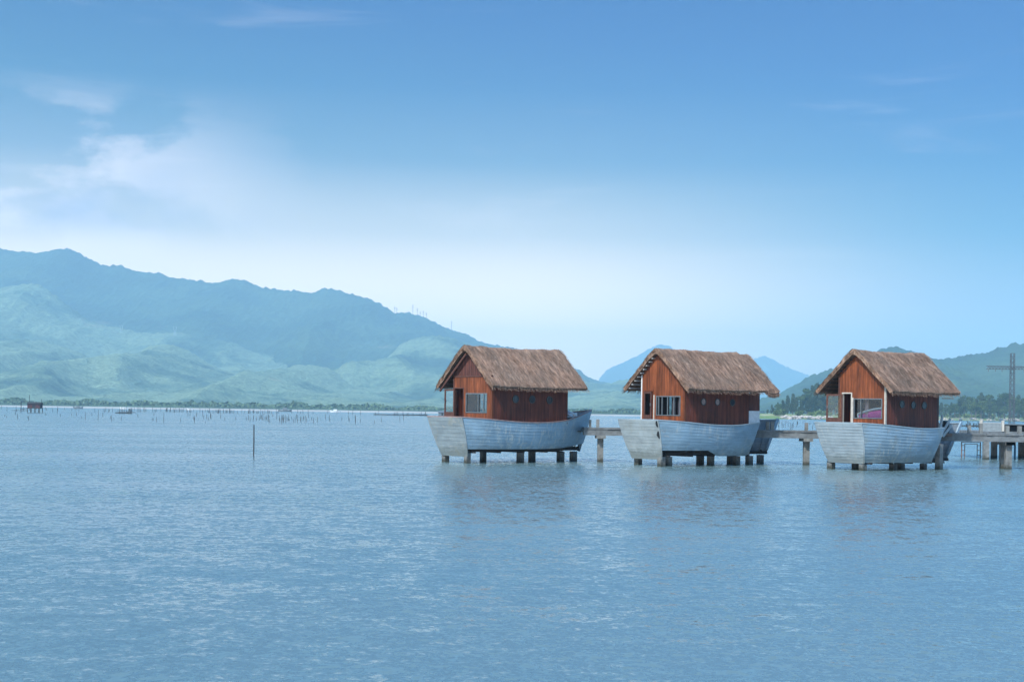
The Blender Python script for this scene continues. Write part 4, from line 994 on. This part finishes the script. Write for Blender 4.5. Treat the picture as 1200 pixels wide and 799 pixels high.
for k in range(54):
    px = rs.uniform(895, 1240); Y = (CAMH * F / interp([(895, 6.4), (945, 6.2), (1060, 5.2), (1240, 4.7)], px)) + rs.uniform(25, 60)
    t_ = thing('bush', 'low light green bush at the foot of the bank trees', 'bush', (at(px, 480, Y).x, Y, 1.3), rs.uniform(0, 6.28), 'bushes along the right bank'); s_b = rs.uniform(.6, 1.25); t_.scale = (s_b * 1.2, s_b * 1.2, s_b)
    o = bpy.data.objects.new('crown', rs.choice(bushes)); COL.objects.link(o); o.parent = t_
# rubble on the bank edge
M_rub = basic('rubble_stone', (0.42, 0.37, 0.33), 0.9, 0.35, .6)
bm = bmesh.new()
for k in range(260):
    px = rs.choice((rs.gauss(942, 12), rs.uniform(912, 975), rs.uniform(1060, 1240))); Y = CAMH * F / interp([(895, 6.4), (945, 6.2), (1060, 5.2), (1240, 4.7)], px) + rs.uniform(-4, 22); X = at(px, 480, Y).x; s = rs.uniform(.25, 1.1)
    ret = bmesh.ops.create_icosphere(bm, subdivisions=1, radius=s, matrix=Matrix.Translation((X, Y, rs.uniform(.2, 1.3))) @ Matrix.Diagonal((1.3, 1, .7, 1)))
    for v in ret['verts']: v.co += Vector((rs.uniform(-.15, .15),) * 3) * s
tag(obj('rubble', bm, M_rub), 'pale rubble and driftwood along the edge of the right bank', 'rubble', kind='stuff')
# hazy tree belt along the far left shore
m_belt = leaf_mat('belt_foliage', (0.035, 0.075, 0.050), (0.09, 0.14, 0.08))
bm = bmesh.new(); lay = bm.faces.layers.float.new('tone')
for k in range(15000):
    px = rs.uniform(-60, 880); Y = rs.uniform(1130, 1290); hm = 7 + 7 * noise.noise(Vector((px / 30, 0, 0))) + 4 * noise.noise(Vector((px / 6, 3, 0)))
    hm = max(hm * (.55 if px < 460 else .4), 0.8); z = rs.uniform(0, 1) ** .6 * hm; p = Vector((at(px, 480, Y).x, Y, z + .6)); s = rs.uniform(.7, 1.5)
    d = Vector((rs.gauss(0, 1), rs.gauss(0, 1) - .6, rs.gauss(0, 1) + .5)).normalized(); u = d.orthogonal().normalized(); v = d.cross(u)
    f = bm.faces.new([bm.verts.new(p + u * s), bm.verts.new(p + v * s), bm.verts.new(p - u * s), bm.verts.new(p - v * s)]); f[lay] = rs.random()
tag(obj('forest', bm, m_belt, smooth='raw'), 'hazy belt of trees at the foot of the left mountain', 'forest', kind='stuff')

# ------------------------------------------------------------------ haze
m = bpy.data.materials.new('haze'); m.use_nodes = True; t = m.node_tree; t.nodes.clear()
pv = nd(t, 'ShaderNodeVolumePrincipled', Density=HAZE_DENSITY, Anisotropy=0.0); pv.inputs['Color'].default_value = (0.47, 0.78, 1.0, 1)
om = t.nodes.new('ShaderNodeOutputMaterial'); t.links.new(pv.outputs[0], om.inputs['Volume'])
bm = bmesh.new(); box(bm, -5600, 5600, -700, 9900, -3, 560)
tag(obj('haze', bm, m), 'pale blue haze lying over the lagoon and hills', 'haze', kind='stuff')
